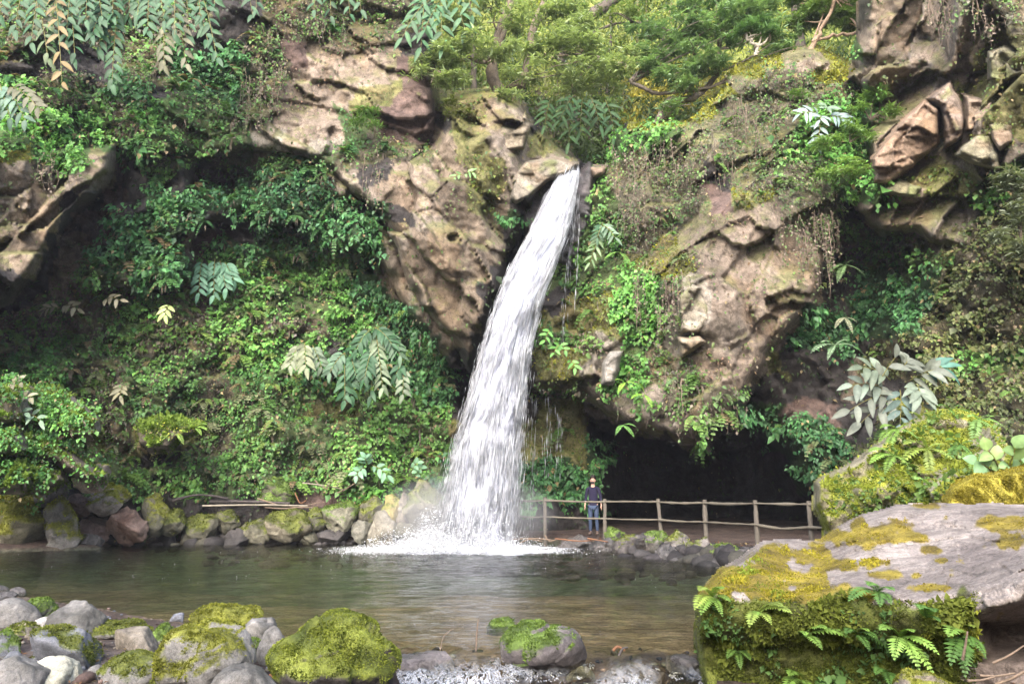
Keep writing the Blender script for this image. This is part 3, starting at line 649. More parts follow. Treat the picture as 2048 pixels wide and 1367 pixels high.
t = np.clip(.5 + .6 * fbm(q, .5, 4, 8), 0, 1)[..., None]; t2 = np.clip(.5 + .7 * fbm(q, 2.2, 3, 18), 0, 1)[..., None]
sand = np.array([.38, .27, .16]) * (1 - t) + np.array([.62, .46, .29]) * t
silt = np.array([.07, .095, .06]) * (1 - t) + np.array([.15, .20, .13]) * t
dd = sstep(9.6, 17.5, Y + 2.2 * fbm(q, 3, 2, 4))[..., None]
inside = sstep(-.15, .25, gs)[..., None]; dk_ = sstep(8.3, 7.4, Y + .3 * fbm(q, .6, 2, 5))[..., None]; sand = sand * (1 - dk_) + np.array([.13, .09, .06]) * (.6 + .8 * t) * dk_
earth = np.array([.05, .034, .03]) * (1 - t) + np.array([.12, .085, .07]) * t
grav = np.array([.12, .10, .09]) * (1 - t) + np.array([.24, .215, .2]) * t
nearm = sstep(14, 12, Y)[..., None] * sstep(2.2, 1.5, X)[..., None]
out_c = earth * (1 - nearm) + (grav * t2 + earth * (1 - t2)) * nearm
green = sstep(0, 6, np.maximum(np.maximum(-8 - Y, np.abs(X) - 21), Y - 38))[..., None]
out_c = out_c * (1 - green) + np.array([.02, .03, .012]) * green
gc = (sand * (1 - dd) + silt * dd) * inside + out_c * (1 - inside)
ny, nx = X.shape; idx = np.arange(ny * nx).reshape(ny, nx)
GF = np.stack([idx[:-1, :-1], idx[:-1, 1:], idx[1:, 1:], idx[1:, :-1]], -1).reshape(-1, 4)
tag(mesh_np("ground", q.reshape(-1, 3), GF, M_GROUND, None, gc.reshape(-1, 3)), None, None, None, "structure")
def gz_at(x, y): return float(ground_z(np.array([float(x)]), np.array([float(y)]))[0][0])

# water surface
def water_mat():
    m, nt, b, out = newmat("pool_water"); L = nt.links
    nt.nodes.remove(b)
    geo = N(nt, "NewGeometry"); pos = geo.outputs["Position"]
    mp = N(nt, "Mapping"); mp.inputs["Scale"].default_value = (.8, 1.7, 1); L.new(pos, mp.inputs[0])
    n1 = noise(nt, 2.4, 4, .55, mp.outputs[0], .8); n2 = noise(nt, 7, 4, .6, mp.outputs[0], .8)
    h = N(nt, "Math", operation='MULTIPLY_ADD'); L.new(n2.outputs[0], h.inputs[0]); h.inputs[1].default_value = .4; L.new(n1.outputs[0], h.inputs[2])
    bp = N(nt, "Bump"); bp.inputs["Strength"].default_value = .6; bp.inputs["Distance"].default_value = .06; L.new(h.outputs[0], bp.inputs["Height"])
    gl = N(nt, "BsdfGlossy"); gl.inputs["Roughness"].default_value = .05; L.new(bp.outputs[0], gl.inputs["Normal"])
    tr = N(nt, "BsdfTransparent"); tr.inputs[0].default_value = (.93, .92, .8, 1)
    fr = N(nt, "Fresnel"); fr.inputs[0].default_value = 1.33; L.new(bp.outputs[0], fr.inputs["Normal"])
    mx = N(nt, "MixShader"); L.new(fr.outputs[0], mx.inputs[0]); L.new(tr.outputs[0], mx.inputs[1]); L.new(gl.outputs[0], mx.inputs[2])
    # foam, where the mesh says the water is broken
    fo = N(nt, "Attribute", attribute_name="foam")
    mp2 = N(nt, "Mapping"); mp2.inputs["Scale"].default_value = (1, 1.6, 1); L.new(pos, mp2.inputs[0])
    fn = noise(nt, 22, 8, .75, mp2.outputs[0], 1.6)
    add = N(nt, "Math", operation='ADD'); L.new(fo.outputs["Fac"], add.inputs[0]); L.new(fn.outputs[0], add.inputs[1])
    fm = ramp(nt, add.outputs[0], [(.88, 0), (1.2, .85)])
    ra = N(nt, "Attribute", attribute_name="rapids"); mp3 = N(nt, "Mapping"); mp3.inputs["Scale"].default_value = (1.25, .7, 1); L.new(pos, mp3.inputs[0])
    rn = noise(nt, 8.5, 5, .6, mp3.outputs[0], 2.6)
    rr1 = ramp(nt, rn.outputs[0], [(.36, 0), (.47, .75), (.5, 1), (.53, .6), (.60, 0)]); rm = N(nt, "Math", operation='MULTIPLY'); L.new(rr1.outputs[0], rm.inputs[0]); L.new(ra.outputs["Fac"], rm.inputs[1])
    fmx = N(nt, "Math", operation='MAXIMUM'); L.new(rm.outputs[0], fmx.inputs[0]); L.new(fm.outputs[0], fmx.inputs[1]); fm = fmx
    df = N(nt, "BsdfDiffuse"); df.inputs[0].default_value = (.62, .64, .69, 1); L.new(bp.outputs[0], df.inputs["Normal"])
    m2 = N(nt, "MixShader"); L.new(fm.outputs[0], m2.inputs[0]); L.new(mx.outputs[0], m2.inputs[1]); L.new(df.outputs[0], m2.inputs[2])
    L.new(m2.outputs[0], out.inputs[0])
    return m
M_WATER = water_mat()
xs = np.concatenate([np.arange(-17, -1.6, .08), np.arange(-1.6, 2.8, .026), np.arange(2.8, 9.01, .08)]); ys = np.concatenate([np.arange(4.2, 9, .035), np.arange(9, 27.5, .09)])
X, Y = np.meshgrid(xs, ys)
q = np.stack([X, Y, 0 * X], -1)
fall = P(950, 1098, 22.3); fx, fy = float(fall[0]), float(fall[1])
dx = (X - fx) * .8; dy = (Y - fy)
rr = np.sqrt(dx * dx + dy * dy)
z = .012 * fbm(q * np.array([1, 2, 1]), .6, 3, 2) + np.exp(-(rr / 1.6) ** 2) * .10 * (1 + fbm(q, .35, 3, 12)) + .03 * np.exp(-rr / 3.5) * fbm(q, .3, 3, 5)
# rapids: the pool spills over a stony sill
sill = 7.5 + .35 * fbm2(X, Y * .4, 1.1, 3, 3)
rap = sstep(sill + .15, sill - .75, Y)
lump = fbm(q * np.array([1, 1.3, 1]), .34, 4, 44) + .55 * fbm(q * np.array([1.6, .7, 1]), .11, 3, 45)
z = z - .21 * rap + rap * (1 - .25 * sstep(6.3, 5.6, Y)) * .10 * lump + .04 * np.exp(-((Y - sill) / .3) ** 2) * lump
fdx = X - fx; foam = .72 * np.exp(-(np.where(fdx < 0, fdx / 3.4, fdx / 2.9)) ** 2 - (np.where(dy < 0, dy / 2.3, dy / 1.6)) ** 2) + .26 * fbm(q * np.array([1, 2.2, 1]), .9, 3, 71) + .5 * np.exp(-(rr / 1.2) ** 2) - .08
rapid = rap * np.clip(.25 + .9 * fbm(q * np.array([1, .6, 1]), .5, 3, 72) + .5 * np.exp(-((Y - sill + .3) / .3) ** 2), 0, .62); foam = foam + .1 * rap * lump 
foam = foam + .10 * np.exp(-((X + .3) / 2.2) ** 2) * sstep(13, 22, Y)
ny, nx = X.shape; idx = np.arange(ny * nx).reshape(ny, nx)
WF = np.stack([idx[:-1, :-1], idx[:-1, 1:], idx[1:, 1:], idx[1:, :-1]], -1).reshape(-1, 4)
tag(mesh_np("water", np.stack([X, Y, z], -1).reshape(-1, 3), WF, M_WATER, attrs={"foam": foam, "rapids": rapid}), "pool and outflowing stream", None, None, "structure")

# ---------------------------------------------------------------- stones
def ico(level):
    bm = bmesh.new(); bmesh.ops.create_icosphere(bm, subdivisions=level, radius=1)
    v = np.array([x.co[:] for x in bm.verts]); f = np.array([[a.index for a in y.verts] for y in bm.faces]); bm.free()
    return nrm(v), f
ICO = {k: ico(k) for k in (4, 5, 6)}
def stone(name, x0, x1, y0, y1, label, group, seed, base=((.2, .18, .16), (.42, .39, .36)), moss=0.0, mcol=((.10, .12, .02), (.30, .33, .05)), style='block', zg=.04, lvl=5, mat=None,
          depth=.9, tilt=0.0, Y=None, tuft=True, rough=1.0, dark=0.0, taper=0.0, cutn=None, side=0.0, mside=0.0, bare=None):
    r = np.random.default_rng(seed)
    Yb = float(yground(y1, zg)) if Y is None else Y
    xc, w = (x0 + x1) / 2, (x1 - x0)
    wm = w * Yb / FPX; dm = wm * depth; Yc = Yb + dm * .35
    c = P(xc, (y0 + y1) / 2, Yc); top = P(xc, y0, Yc)[2]; bot = P(xc, y1, Yb)[2] - .04 - .10 * wm
    wm = w * Yc / FPX; hm = top - bot
    v, f = ICO[lvl]; v = v.copy()
    k = cutn or {'block': 16, 'round': 26, 'sharp': 9}[style]
    nrs = nrm(r.normal(0, 1, (k, 3)) * np.array([1, 1, .9])); ds = r.uniform(*{'block': (.5, .85), 'round': (.74, .95), 'sharp': (.42, .75)}[style], k)
    rad = np.ones(len(v)); p = {'block': 30, 'round': 14, 'sharp': 44}[style]
    acc = np.ones(len(v))
    for n_, d_ in zip(nrs, ds):
        dot = v @ n_; rr = np.where(dot > .05, dot / d_, 0.0)
        acc = acc + np.clip(rr, 0, 3) ** p
    rad = acc ** (-1.0 / p)
    v = v * rad[:, None]
    if taper: v[:, :2] *= (1 - taper * sstep(-.6, 1.0, v[:, 2]))[:, None]
    if side: v[:, 0] += side * v[:, 2]
    if tilt:
        a = tilt; x_, z_ = v[:, 0].copy(), v[:, 2].copy(); v[:, 0] = x_ * math.cos(a) - z_ * math.sin(a); v[:, 2] = x_ * math.sin(a) + z_ * math.cos(a)
    mn, mx = v.min(0), v.max(0); v = (v - (mn + mx) / 2) / (mx - mn)
    v = v * np.array([wm, dm, hm])
    off = r.uniform(-50, 50, 3)
    nn = nrm(v / np.array([wm, dm, hm]) ** 2)
    sc = max(wm, hm)
    fd, fe = facets(v + off, sc * .38, seed, .7, .1)
    v = v + nn * (fd * .16 * rough + fbm(v + off, sc * .4, 4, seed) * sc * .035 * rough + fbm(v + off, sc * .09, 3, seed + 1) * sc * .012 * rough)[:, None]
    ctr = np.array([c[0], Yc, (top + bot) / 2])
    # vertex normals for moss placement
    fnrm = np.cross(v[f[:, 1]] - v[f[:, 0]], v[f[:, 2]] - v[f[:, 0]]); vn = np.zeros_like(v)
    for i in range(3): np.add.at(vn, f[:, i], fnrm)
    vn = nrm(vn)
    tt = np.clip(.5 + .6 * fbm(v + off, sc * .45, 4, seed + 7), 0, 1)[:, None]
    col = np.array(base[0]) * (1 - tt) + np.array(base[1]) * tt
    mk = sstep(-.16, .26, (vn[:, 2] - .75 + moss * 1.3) * .75 + mside * vn[:, 0] + fbm(v + off, sc * .3, 4, seed + 11) * .55)[:, None] * (moss > 0)
    if bare is not None:
        mk = mk * sstep(.10, .42, np.linalg.norm(nrm(v / np.array([wm, dm, hm])) - nrm(np.array(bare)), axis=1) + fbm(v + off, sc * .15, 4, seed + 31) * .35)[:, None]
    t2 = np.clip(.5 + .7 * fbm(v + off, sc * .2, 3, seed + 17), 0, 1)[:, None]
    mc = np.array(mcol[0]) * (1 - t2) + np.array(mcol[1]) * t2
    col = col * (1 - mk) + mc * mk
    o = mesh_np(name, v, f, mat or M_STONE, None, col); o.location = ctr
    tag(o, label, "rock", group)
    if moss and tuft:
        # real moss: short tufts standing on the mossy patches
        fc = v[f].mean(1); fm = mk[f].mean(1)[:, 0]; fn = nrm(fnrm); fa = np.linalg.norm(fnrm, axis=1)
        vis = (fn[:, 1] < .45) | (fn[:, 2] > .1)
        wgt = fa * fm * vis
        if wgt.sum() > 0:
            num = int(min(26000, wgt.sum() / 2 / (.00007 * (Yb / 6) ** 2)))
            fi = r.choice(len(f), num, p=wgt / wgt.sum()); b = r.dirichlet((1, 1, 1), num)
            q = (v[f[fi]] * b[:, :, None]).sum(1); nv = fn[fi]
            L = (.009 + .010 * r.random(num)) * (Yb / 6) ** .8 * np.clip(1 + .8 * fbm(q + off, .07, 2, 3), .4, 2)
            d = nv + r.normal(0, .7, (num, 3)); fnv = r.normal(0, 1, (num, 3)) + nv
            t3 = np.clip(.55 + .6 * fbm(q + off, sc * .12, 3, 6) + r.normal(0, .2, num), 0, 1)[:, None]
            cc = np.array(mcol[0]) * 1.0 * (1 - t3) + np.array(mcol[1]) * 1.15 * t3
            vv, ff, c3 = kites(q, d, fnv, L, L * .55, cc)
            tag(mesh_np("moss", vv, ff, M_MOSS, o, c3), kind="stuff")
    return o
YM = ((.075, .08, .013), (.22, .23, .04)); GM = ((.045, .07, .016), (.14, .21, .045)); DM = ((.05, .06, .015), (.16, .18, .04))
GREY = ((.09, .086, .078), (.215, .205, .195)); BLUE = ((.085, .09, .10), (.195, .20, .23)); TAN = ((.12, .10, .078), (.25, .22, .18)); DK = ((.03, .028, .028), (.085, .076, .073)); OLV = ((.06, .058, .04), (.155, .145, .105)); RED = ((.08, .052, .045), (.17, .12, .10))
NG = "stones on the near bank at lower left"
near_list = [
 (-12, 78, 1194, 1262, "big grey boulder cut by the left edge beside a green topped stone", dict(base=GREY, style='round')),
 (44, 112, 1194, 1240, "stone with a bright green mossy top behind the big grey boulder", dict(base=GREY, moss=.8, mcol=GM, style='round', zg=.1)),
 (102, 204, 1203, 1270, "grey wedge with a sharp peak facing the pool", dict(base=GREY, style='sharp', taper=.5, zg=.1)),
 (66, 98, 1232, 1259, "small whitish stone between the big grey boulder and the sharp wedge", dict(base=((.28, .26, .25), (.42, .4, .385)))),
 (8, 68, 1245, 1277, "low tan stone with a dark hollow beneath it", dict(base=TAN, moss=.15, mcol=DM)),
 (-20, 44, 1262, 1318, "bluish stone with a green streak at the left edge", dict(base=BLUE, moss=.3, mcol=GM, mside=.3)),
 (55, 196, 1247, 1352, "large upright grey stone with faint olive moss on its flank", dict(base=BLUE, moss=.22, mcol=DM, taper=.42, style='sharp', side=-.15, cutn=13)),
 (182, 300, 1240, 1280, "low stone with patches of moss near the water's edge", dict(base=GREY, moss=.42, mcol=DM, style='round')),
 (226, 320, 1257, 1318, "tan ridged stone with a shadowed hollow in its face", dict(base=TAN, style='sharp', taper=.4, side=-.2)),
 (196, 342, 1303, 1380, "smooth pale humped boulder with a dark face", dict(base=GREY, style='round', moss=.08, mcol=DM)),
 (30, 150, 1316, 1385, "smooth olive grey boulder at the bottom edge", dict(base=((.26, .25, .2), (.43, .42, .34)), style='round')),
 (-30, 84, 1314, 1400, "pale grey slab in the bottom left corner", dict(base=GREY, style='block')),
 (332, 502, 1241, 1392, "large leaning boulder with a cap of yellow moss on its left", dict(base=GREY, moss=.46, mcol=YM, mside=-.55, style='round', tilt=.5, lvl=6)),
 (386, 520, 1204, 1262, "long flat boulder covered in yellow green moss at the pool's edge", dict(base=DK, moss=.85, mcol=YM, style='round', zg=.0, lvl=6)),
 (478, 552, 1234, 1298, "rounded plain grey boulder between the two mossy ones", dict(base=GREY, style='round')),
 (464, 522, 1275, 1332, "grey stone with a green mossy side", dict(base=GREY, moss=.4, mcol=GM, style='round')),
 (428, 560, 1330, 1420, "pale grey stone at the bottom edge left of the round mossy boulder", dict(base=GREY, style='round')),
 (520, 572, 1250, 1340, "upright mottled grey stone leaning on the round mossy boulder", dict(base=GREY, style='round')),
 (553, 795, 1226, 1392, "big round boulder capped with bright yellow green moss", dict(base=((.03, .028, .026), (.07, .06, .055)), moss=.62, tilt=.18, mcol=((.045, .06, .012), (.19, .22, .038)), style='round', lvl=6, rough=1.0, cutn=15)),
 (300, 345, 1248, 1290, "little green mossy stone left of the large leaning boulder", dict(base=GREY, moss=.7, mcol=GM)),
 (300, 360, 1342, 1390, "dark low mossy stone in front of the leaning boulder", dict(base=DK, moss=.5, mcol=DM)),
 (975, 1044, 1237, 1290, "small mossy boulder standing in the shallows behind the dark one", dict(base=OLV, Y=8.9, moss=.36, mcol=GM, style='round', zg=-.02)),
 (1006, 1167, 1245, 1338, "rounded dark boulder with moss on its left in the stream", dict(base=((.045, .04, .04), (.135, .118, .12)), moss=.26, mcol=GM, mside=-.5, style='round', zg=-.1, lvl=6, bare=(.4, -.4, .7))),
 (1133, 1188, 1331, 1362, "small wet olive rock in the white water", dict(base=OLV, style='round', zg=-.2, mat=M_WETSTONE)),
 (1790, 1905, 1338, 1420, "pale stone with moss peeping up at the bottom right", dict(base=TAN, moss=.3, mcol=YM, style='round', Y=4.6)),
 (-10, 16, 1170, 1186, "small wet dark rock in the shallows at the left edge", dict(base=DK, mat=M_WETSTONE, zg=0)),
 (24, 54, 1172, 1186, "second wet dark rock in the shallows, a little right of the edge", dict(base=DK, mat=M_WETSTONE, zg=0)),
 (344, 368, 1224, 1240, "tiny purple grey rock in the shallows beside the flat mossy boulder", dict(base=BLUE, zg=0)),
 (-8, 30, 1182, 1204, "small wet cluster rock behind the big grey boulder", dict(base=DK, mat=M_WETSTONE, zg=0)),
 (1330, 1400, 1308, 1345, "dark submerged rock under the white water left of the big mossy slab", dict(base=DK, mat=M_WETSTONE, zg=-.15, style='block')),
 (1190, 1330, 1318, 1372, "flat wet rock washed over by the rapids", dict(base=((.06, .05, .045), (.16, .13, .12)), mat=M_WETSTONE, zg=-.25, style='block')),
 (800, 905, 1304, 1360, "dark wet rock in the rapids beside the round mossy boulder", dict(base=((.05, .045, .045), (.14, .12, .12)), mat=M_WETSTONE, zg=-.2, style='block')),
]
for i, (a, b, c, d, lab, kw) in enumerate(near_list):
    stone("boulder", a, b, c, d, lab, NG if a < 560 and i < 21 else "boulders in and beside the stream", 300 + i, **kw)
FGp = "rocks along the foot of the left cliff"
far_list = [
 (-20, 98, 985, 1104, "yellow mossy rock at the left end of the far shore", dict(base=OLV, moss=.7, mcol=YM, Y=21.6, style='block')),
 (92, 166, 998, 1098, "pale knobbly rock with a mossy crown right of the yellow mossy one", dict(base=GREY, moss=.4, mcol=YM, Y=22.0)),
 (150, 205, 1066, 1100, "low black wet rock at the waterline of the left shore", dict(base=DK, Y=22.4, mat=M_WETSTONE)),
 (76, 138, 944, 1004, "grey angular rock with tufts above the pale knobbly rock", dict(base=GREY, moss=.25, mcol=GM, Y=22.2, style='sharp')),
 (136, 182, 986, 1026, "brown rock below the black hollow", dict(base=RED, Y=23.2)),
 (150, 216, 926, 976, "rock tip ending the long diagonal ledge", dict(base=((.15, .12, .1), (.32, .27, .23)), moss=.1, Y=21.6, style='sharp')),
 (176, 252, 966, 1022, "triangular rock, half bare and half mossy", dict(base=((.15, .13, .11), (.34, .3, .27)), moss=.3, mcol=YM, mside=.4, Y=23.0, style='sharp')),
 (164, 226, 1030, 1086, "grey brown wet rock beside the pyramid rock", dict(base=RED, Y=23.4, style='sharp')),
 (216, 302, 1008, 1080, "reddish brown pyramid rock with a pale streak", dict(base=((.10, .058, .042), (.26, .19, .16)), Y=23.3, style='sharp', taper=.5)),
 (280, 334, 988, 1066, "tall rock with a mossy cap right of the pyramid rock", dict(base=OLV, moss=.5, mcol=YM, Y=24.0)),
 (322, 370, 1018, 1070, "squat mossy rock right of the tall mossy capped one", dict(base=OLV, moss=.55, mcol=DM, Y=24.2)),
 (366, 440, 1030, 1082, "low olive rock in the middle of the left shore", dict(base=OLV, moss=.3, mcol=DM, Y=24.8)),
 (448, 498, 1058, 1092, "dark triangular rock at the water's edge", dict(base=DK, Y=24.6, style='sharp', taper=.4)),
 (430, 480, 1020, 1060, "small lumpy rock behind the dark triangular one", dict(base=OLV, moss=.2, mcol=DM, Y=25)),
 (470, 542, 1036, 1084, "broad olive rock left of the mossy boulder", dict(base=OLV, moss=.25, mcol=DM, Y=24.9)),
 (538, 622, 1018, 1076, "rounded mossy boulder in the middle of the far shore", dict(base=((.10, .087, .06), (.22, .2, .15)), moss=.45, mcol=DM, Y=24.6, style='round')),
 (518, 590, 956, 1010, "green mossy mound above the driftwood", dict(base=OLV, moss=.9, mcol=GM, Y=25.3, style='round')),
 (612, 652, 1016, 1060, "grey green block right of the rounded mossy boulder", dict(base=OLV, moss=.3, mcol=DM, Y=25)),
 (645, 714, 1006, 1058, "squared block with bright lichen on its face", dict(base=((.11, .105, .075), (.23, .22, .17)), moss=.45, mcol=GM, Y=25.0)),
 (600, 640, 1060, 1088, "small low stone at the waterline below the grey green block", dict(base=OLV, Y=24.9)),
 (636, 696, 1054, 1088, "flat dark stone at the waterline below the squared block", dict(base=DK, Y=24.9)),
 (700, 742, 1040, 1080, "pale grey lump left of the leaning slab", dict(base=((.09, .09, .07), (.19, .18, .15)), Y=25.0)),
 (718, 766, 990, 1044, "mossy olive block behind the leaning slab", dict(base=OLV, moss=.5, mcol=DM, Y=25.3)),
 (736, 794, 1022, 1084, "leaning pale slab near the falls", dict(base=((.11, .105, .08), (.24, .22, .18)), Y=24.8, style='sharp', tilt=-.5)),
 (762, 808, 988, 1064, "tall block stained with yellow lichen", dict(base=((.13, .105, .04), (.28, .23, .08)), moss=.35, mcol=YM, Y=25.0)),
 (792, 822, 986, 1050, "narrow brownish block right of the yellow stained one", dict(base=((.10, .09, .07), (.22, .19, .15)), Y=25.0)),
 (812, 882, 962, 1056, "big pointed rock with a mossy back at the edge of the spray", dict(base=((.10, .093, .06), (.23, .21, .15)), moss=.4, mcol=DM, mside=.3, Y=24.8, style='sharp', taper=.55)),
 (788, 842, 1046, 1082, "low humped rock at the waterline under the pointed rock", dict(base=OLV, Y=24.4, style='round')),
 (830, 900, 1050, 1090, "dark wet rock half lost in the spray", dict(base=DK, Y=24.4, mat=M_WETSTONE)),
]
for i, (a, b, c, d, lab, kw) in enumerate(far_list):
    stone("shore_rock", a, b, c, d, lab, FGp, 400 + i, tuft=True, lvl=5, rough=1.6, **kw)
RGp = "dark rocks along the right shore below the railing"
right_list = [
 (1215, 1248, 1062, 1092, "small rock with a green mossy top below the person", dict(base=DK, moss=.6, mcol=GM, Y=21.8)),
 (1236, 1284, 1074, 1112, "dark lumpy rock right of the green topped one", dict(base=DK, moss=.1, mcol=DM, Y=20.8)),
 (1180, 1226, 1082, 1104, "low dark rock at the waterline below the driftwood", dict(base=DK, Y=21.6, mat=M_WETSTONE)),
 (1276, 1306, 1072, 1104, "dark stone between the lumpy rock and the third railing post", dict(base=DK, Y=20.6)),
 (1296, 1336, 1066, 1110, "rock with a smear of green below the third railing post", dict(base=((.07, .065, .06), (.18, .16, .15)), moss=.35, mcol=GM, Y=20.0)),
 (1334, 1380, 1070, 1116, "rough grey rock left of the fourth railing post", dict(base=((.08, .075, .07), (.2, .18, .17)), moss=.12, mcol=DM, Y=19.4)),
 (1316, 1350, 1098, 1122, "wet stone with a pale gleam at the waterline", dict(base=DK, Y=18.8, mat=M_WETSTONE)),
 (1372, 1424, 1084, 1130, "rugged dark rock in front of the fourth railing post", dict(base=((.07, .065, .06), (.19, .17, .16)), moss=.1, mcol=DM, Y=18.4)),
 (1414, 1462, 1092, 1134, "dark rock with a little moss between the fourth and fifth posts", dict(base=DK, moss=.35, mcol=GM, Y=17.6)),
 (1454, 1500, 1098, 1138, "rock with a round green mossy patch below the fifth post", dict(base=DK, moss=.5, mcol=GM, Y=16.9)),
 (1490, 1550, 1106, 1150, "dark rock meeting the big mossy slab", dict(base=DK, moss=.15, mcol=DM, Y=16.2)),
 (1120, 1186, 1078, 1102, "low wet rock at the right edge of the foam", dict(base=DK, Y=22.6, mat=M_WETSTONE)),
]
for i, (a, b, c, d, lab, kw) in enumerate(right_list):
    a, b, c = a - 5, b + 6, c - 6; kw.setdefault('style', 'block')
    stone("shore_rock", a, b, c, d, lab, RGp, 500 + i, lvl=5, rough=3.0, **kw)
# rubble filling the banks: too many pieces to count
def rubble(name, spots, label, seed, base):
    r = np.random.default_rng(seed); acc = Acc(); v0, f0 = ico(2)
    for (x, y, s) in spots:
        ns = nrm(r.normal(0, 1, (9, 3))); a = np.ones(len(v0))
        for n_ in ns: a = a + np.clip((v0 @ n_) / r.uniform(.42, .85), 0, 3) ** 40
        v = v0 * (a ** (-1 / 40))[:, None] * np.array([1, r.uniform(.6, 1), r.uniform(.4, .8)]) * s
        an = r.uniform(0, 6.28); c_, s_ = math.cos(an), math.sin(an); v = v @ np.array([[c_, s_, 0], [-s_, c_, 0], [0, 0, 1]])
        b = base[r.integers(0, len(base))]; t = r.random()
        acc.add(v + np.array([x, y, gz_at(x, y) + s * .15]), f0, (np.array(b[0]) * (1 - t) + np.array(b[1]) * t))
    return tag(acc.build(name, M_STONE, smooth=False), label, None, None, "stuff")
r = np.random.default_rng(9)
sp = []
for k in range(1000):
    px, py = r.uniform(-420, 830), r.uniform(1190, 1400); Y_ = float(yground(py, .1)); x_ = float(P(px, py, Y_)[0])
    if sdf_poly(POOL, np.array([x_]), np.array([Y_]))[0] < .12: sp.append((x_, Y_, r.uniform(.012, .04) * (2.6 if r.random() < .16 else 1)))
rubble("gravel", sp, "small stones and gravel between the boulders of the near bank", 5, [GREY, TAN, RED, BLUE])
sp = []
for k in range(420):
    px = r.uniform(150, 900); Y_ = r.uniform(23.6, 26.6); x_ = float(P(px, 1000, Y_)[0]); sp.append((x_, Y_ + (1.0 if px < 420 else 0), r.uniform(.08, .3) * (2.0 if px < 420 and r.random() < .3 else 1)))
sp0 = sp; sp = []
for k in range(620):
    px = r.uniform(1080, 1600); t_ = (px - 1080) / 520; Y_ = 22.6 - 6.6 * t_ + r.normal(0, .6) - .7; x_ = float(P(px, 1080, Y_)[0]); sp.append((x_, Y_, r.uniform(.1, .3) * (1.5 if r.random() < .25 else 1)))
rubble("rubble", sp, "jagged dark rubble under the railing and along the path's edge", 66, [((.02, .019, .019), (.06, .055, .055)), ((.03, .029, .024), (.075, .07, .058)), ((.014, .013, .014), (.045, .04, .042))])
rubble("rubble", sp0, "broken rock along the foot of the left cliff", 6, [((.045, .042, .03), (.10, .092, .07)), DK, DK, ((.03, .028, .028), (.09, .08, .078))])
sp = []
for k in range(90):
    px, py = r.uniform(800, 1420), r.uniform(1300, 1380); Y_ = float(yground(py, -.1)); x_ = float(P(px, py, Y_)[0]); sp.append((x_, Y_, r.uniform(.02, .07)))
rubble("stream_gravel", sp, "stones on the bed of the rapids", 7, [DK, RED, OLV])
# ---------------------------------------------------------------- big boulders on the right
def lerp_tab(tab, x):
    a = np.array(tab, float); return np.interp(x, a[:, 0], a[:, 1])
RIDGE = [(1380, 1200), (1450, 1192), (1560, 1205), (1700, 1192), (1850, 1210), (1940, 1188), (2048, 1150), (2400, 1100)]
TOPL = [(1380, 1200), (1445, 1140), (1520, 1092), (1590, 1082), (1640, 1078), (1720, 1030), (1790, 1010), (1900, 1006), (2400, 1010)]
def slab_depth(x, y):
    yr = lerp_tab(RIDGE, x); yt = np.minimum(lerp_tab(TOPL, x), yr - 25)
    face = 5.9 - np.clip((x - 1400) / 650, -.1, 1.5) * 1.15
    t = np.clip((yr - y) / (yr - yt), 0, 1.4)
    up = face + 2.6 * np.clip((x - 1380) / 260, .25, 1) * t ** 1.25
    dn = face + .25 * sstep(0, 160, y - yr) + .05 * np.sin(x / 37) - .12 * sstep(60, 0, np.abs(y - yr - 45))
    D = np.where(y < yr, up, dn)
    # hollow at the lower right, and the shallow dish in the top
    D = D + .5 * sstep(-10, 40, sdf_poly([(1940, 1230), (2010, 1215), (2100, 1190), (2400, 1180), (2400, 1330), (1960, 1320)], x, y))
    return D
SLABP = [(1392, 1215), (1400, 1185), (1445, 1140), (1520, 1090), (1590, 1080), (1640, 1080), (1720, 1032), (1790, 1010), (1900, 1006), (2150, 1010), (2500, 1020), (2500, 1640), (1470, 1640), (1425, 1440), (1398, 1340), (1388, 1280)]
PATCH = [(1430, 1185, 50, 20), (1480, 1150, 60, 30), (1545, 1165, 60, 34), (1640, 1100, 40, 20), (1450, 1170, 60, 26), (1530, 1130, 60, 34), (1590, 1110, 70, 22), (1600, 1160, 70, 30), (1560, 1190, 80, 20), (1680, 1075, 50, 26), (1720, 1050, 40, 12), (1760, 1060, 50, 20), (1800, 1075, 60, 10), (1870, 1100, 24, 9), (1690, 1130, 60, 16), (1700, 1180, 45, 16), (1770, 1150, 40, 10), (1830, 1150, 12, 6), (1850, 1175, 30, 7), (1880, 1120, 14, 6), (2000, 1050, 50, 14), (2035, 1080, 30, 18), (1840, 1010, 40, 6), (2010, 1040, 60, 8)]
def slab_moss(px, py):
    m = 0
    for (x, y, a, b) in PATCH: m = np.maximum(m, 1.15 - np.sqrt(((px - x) / a) ** 2 + ((py - y) / b) ** 2) * .62)
    m = m + fbm2(px, py, 26, 4, 61) * .55
    return sstep(.42, .62, m)
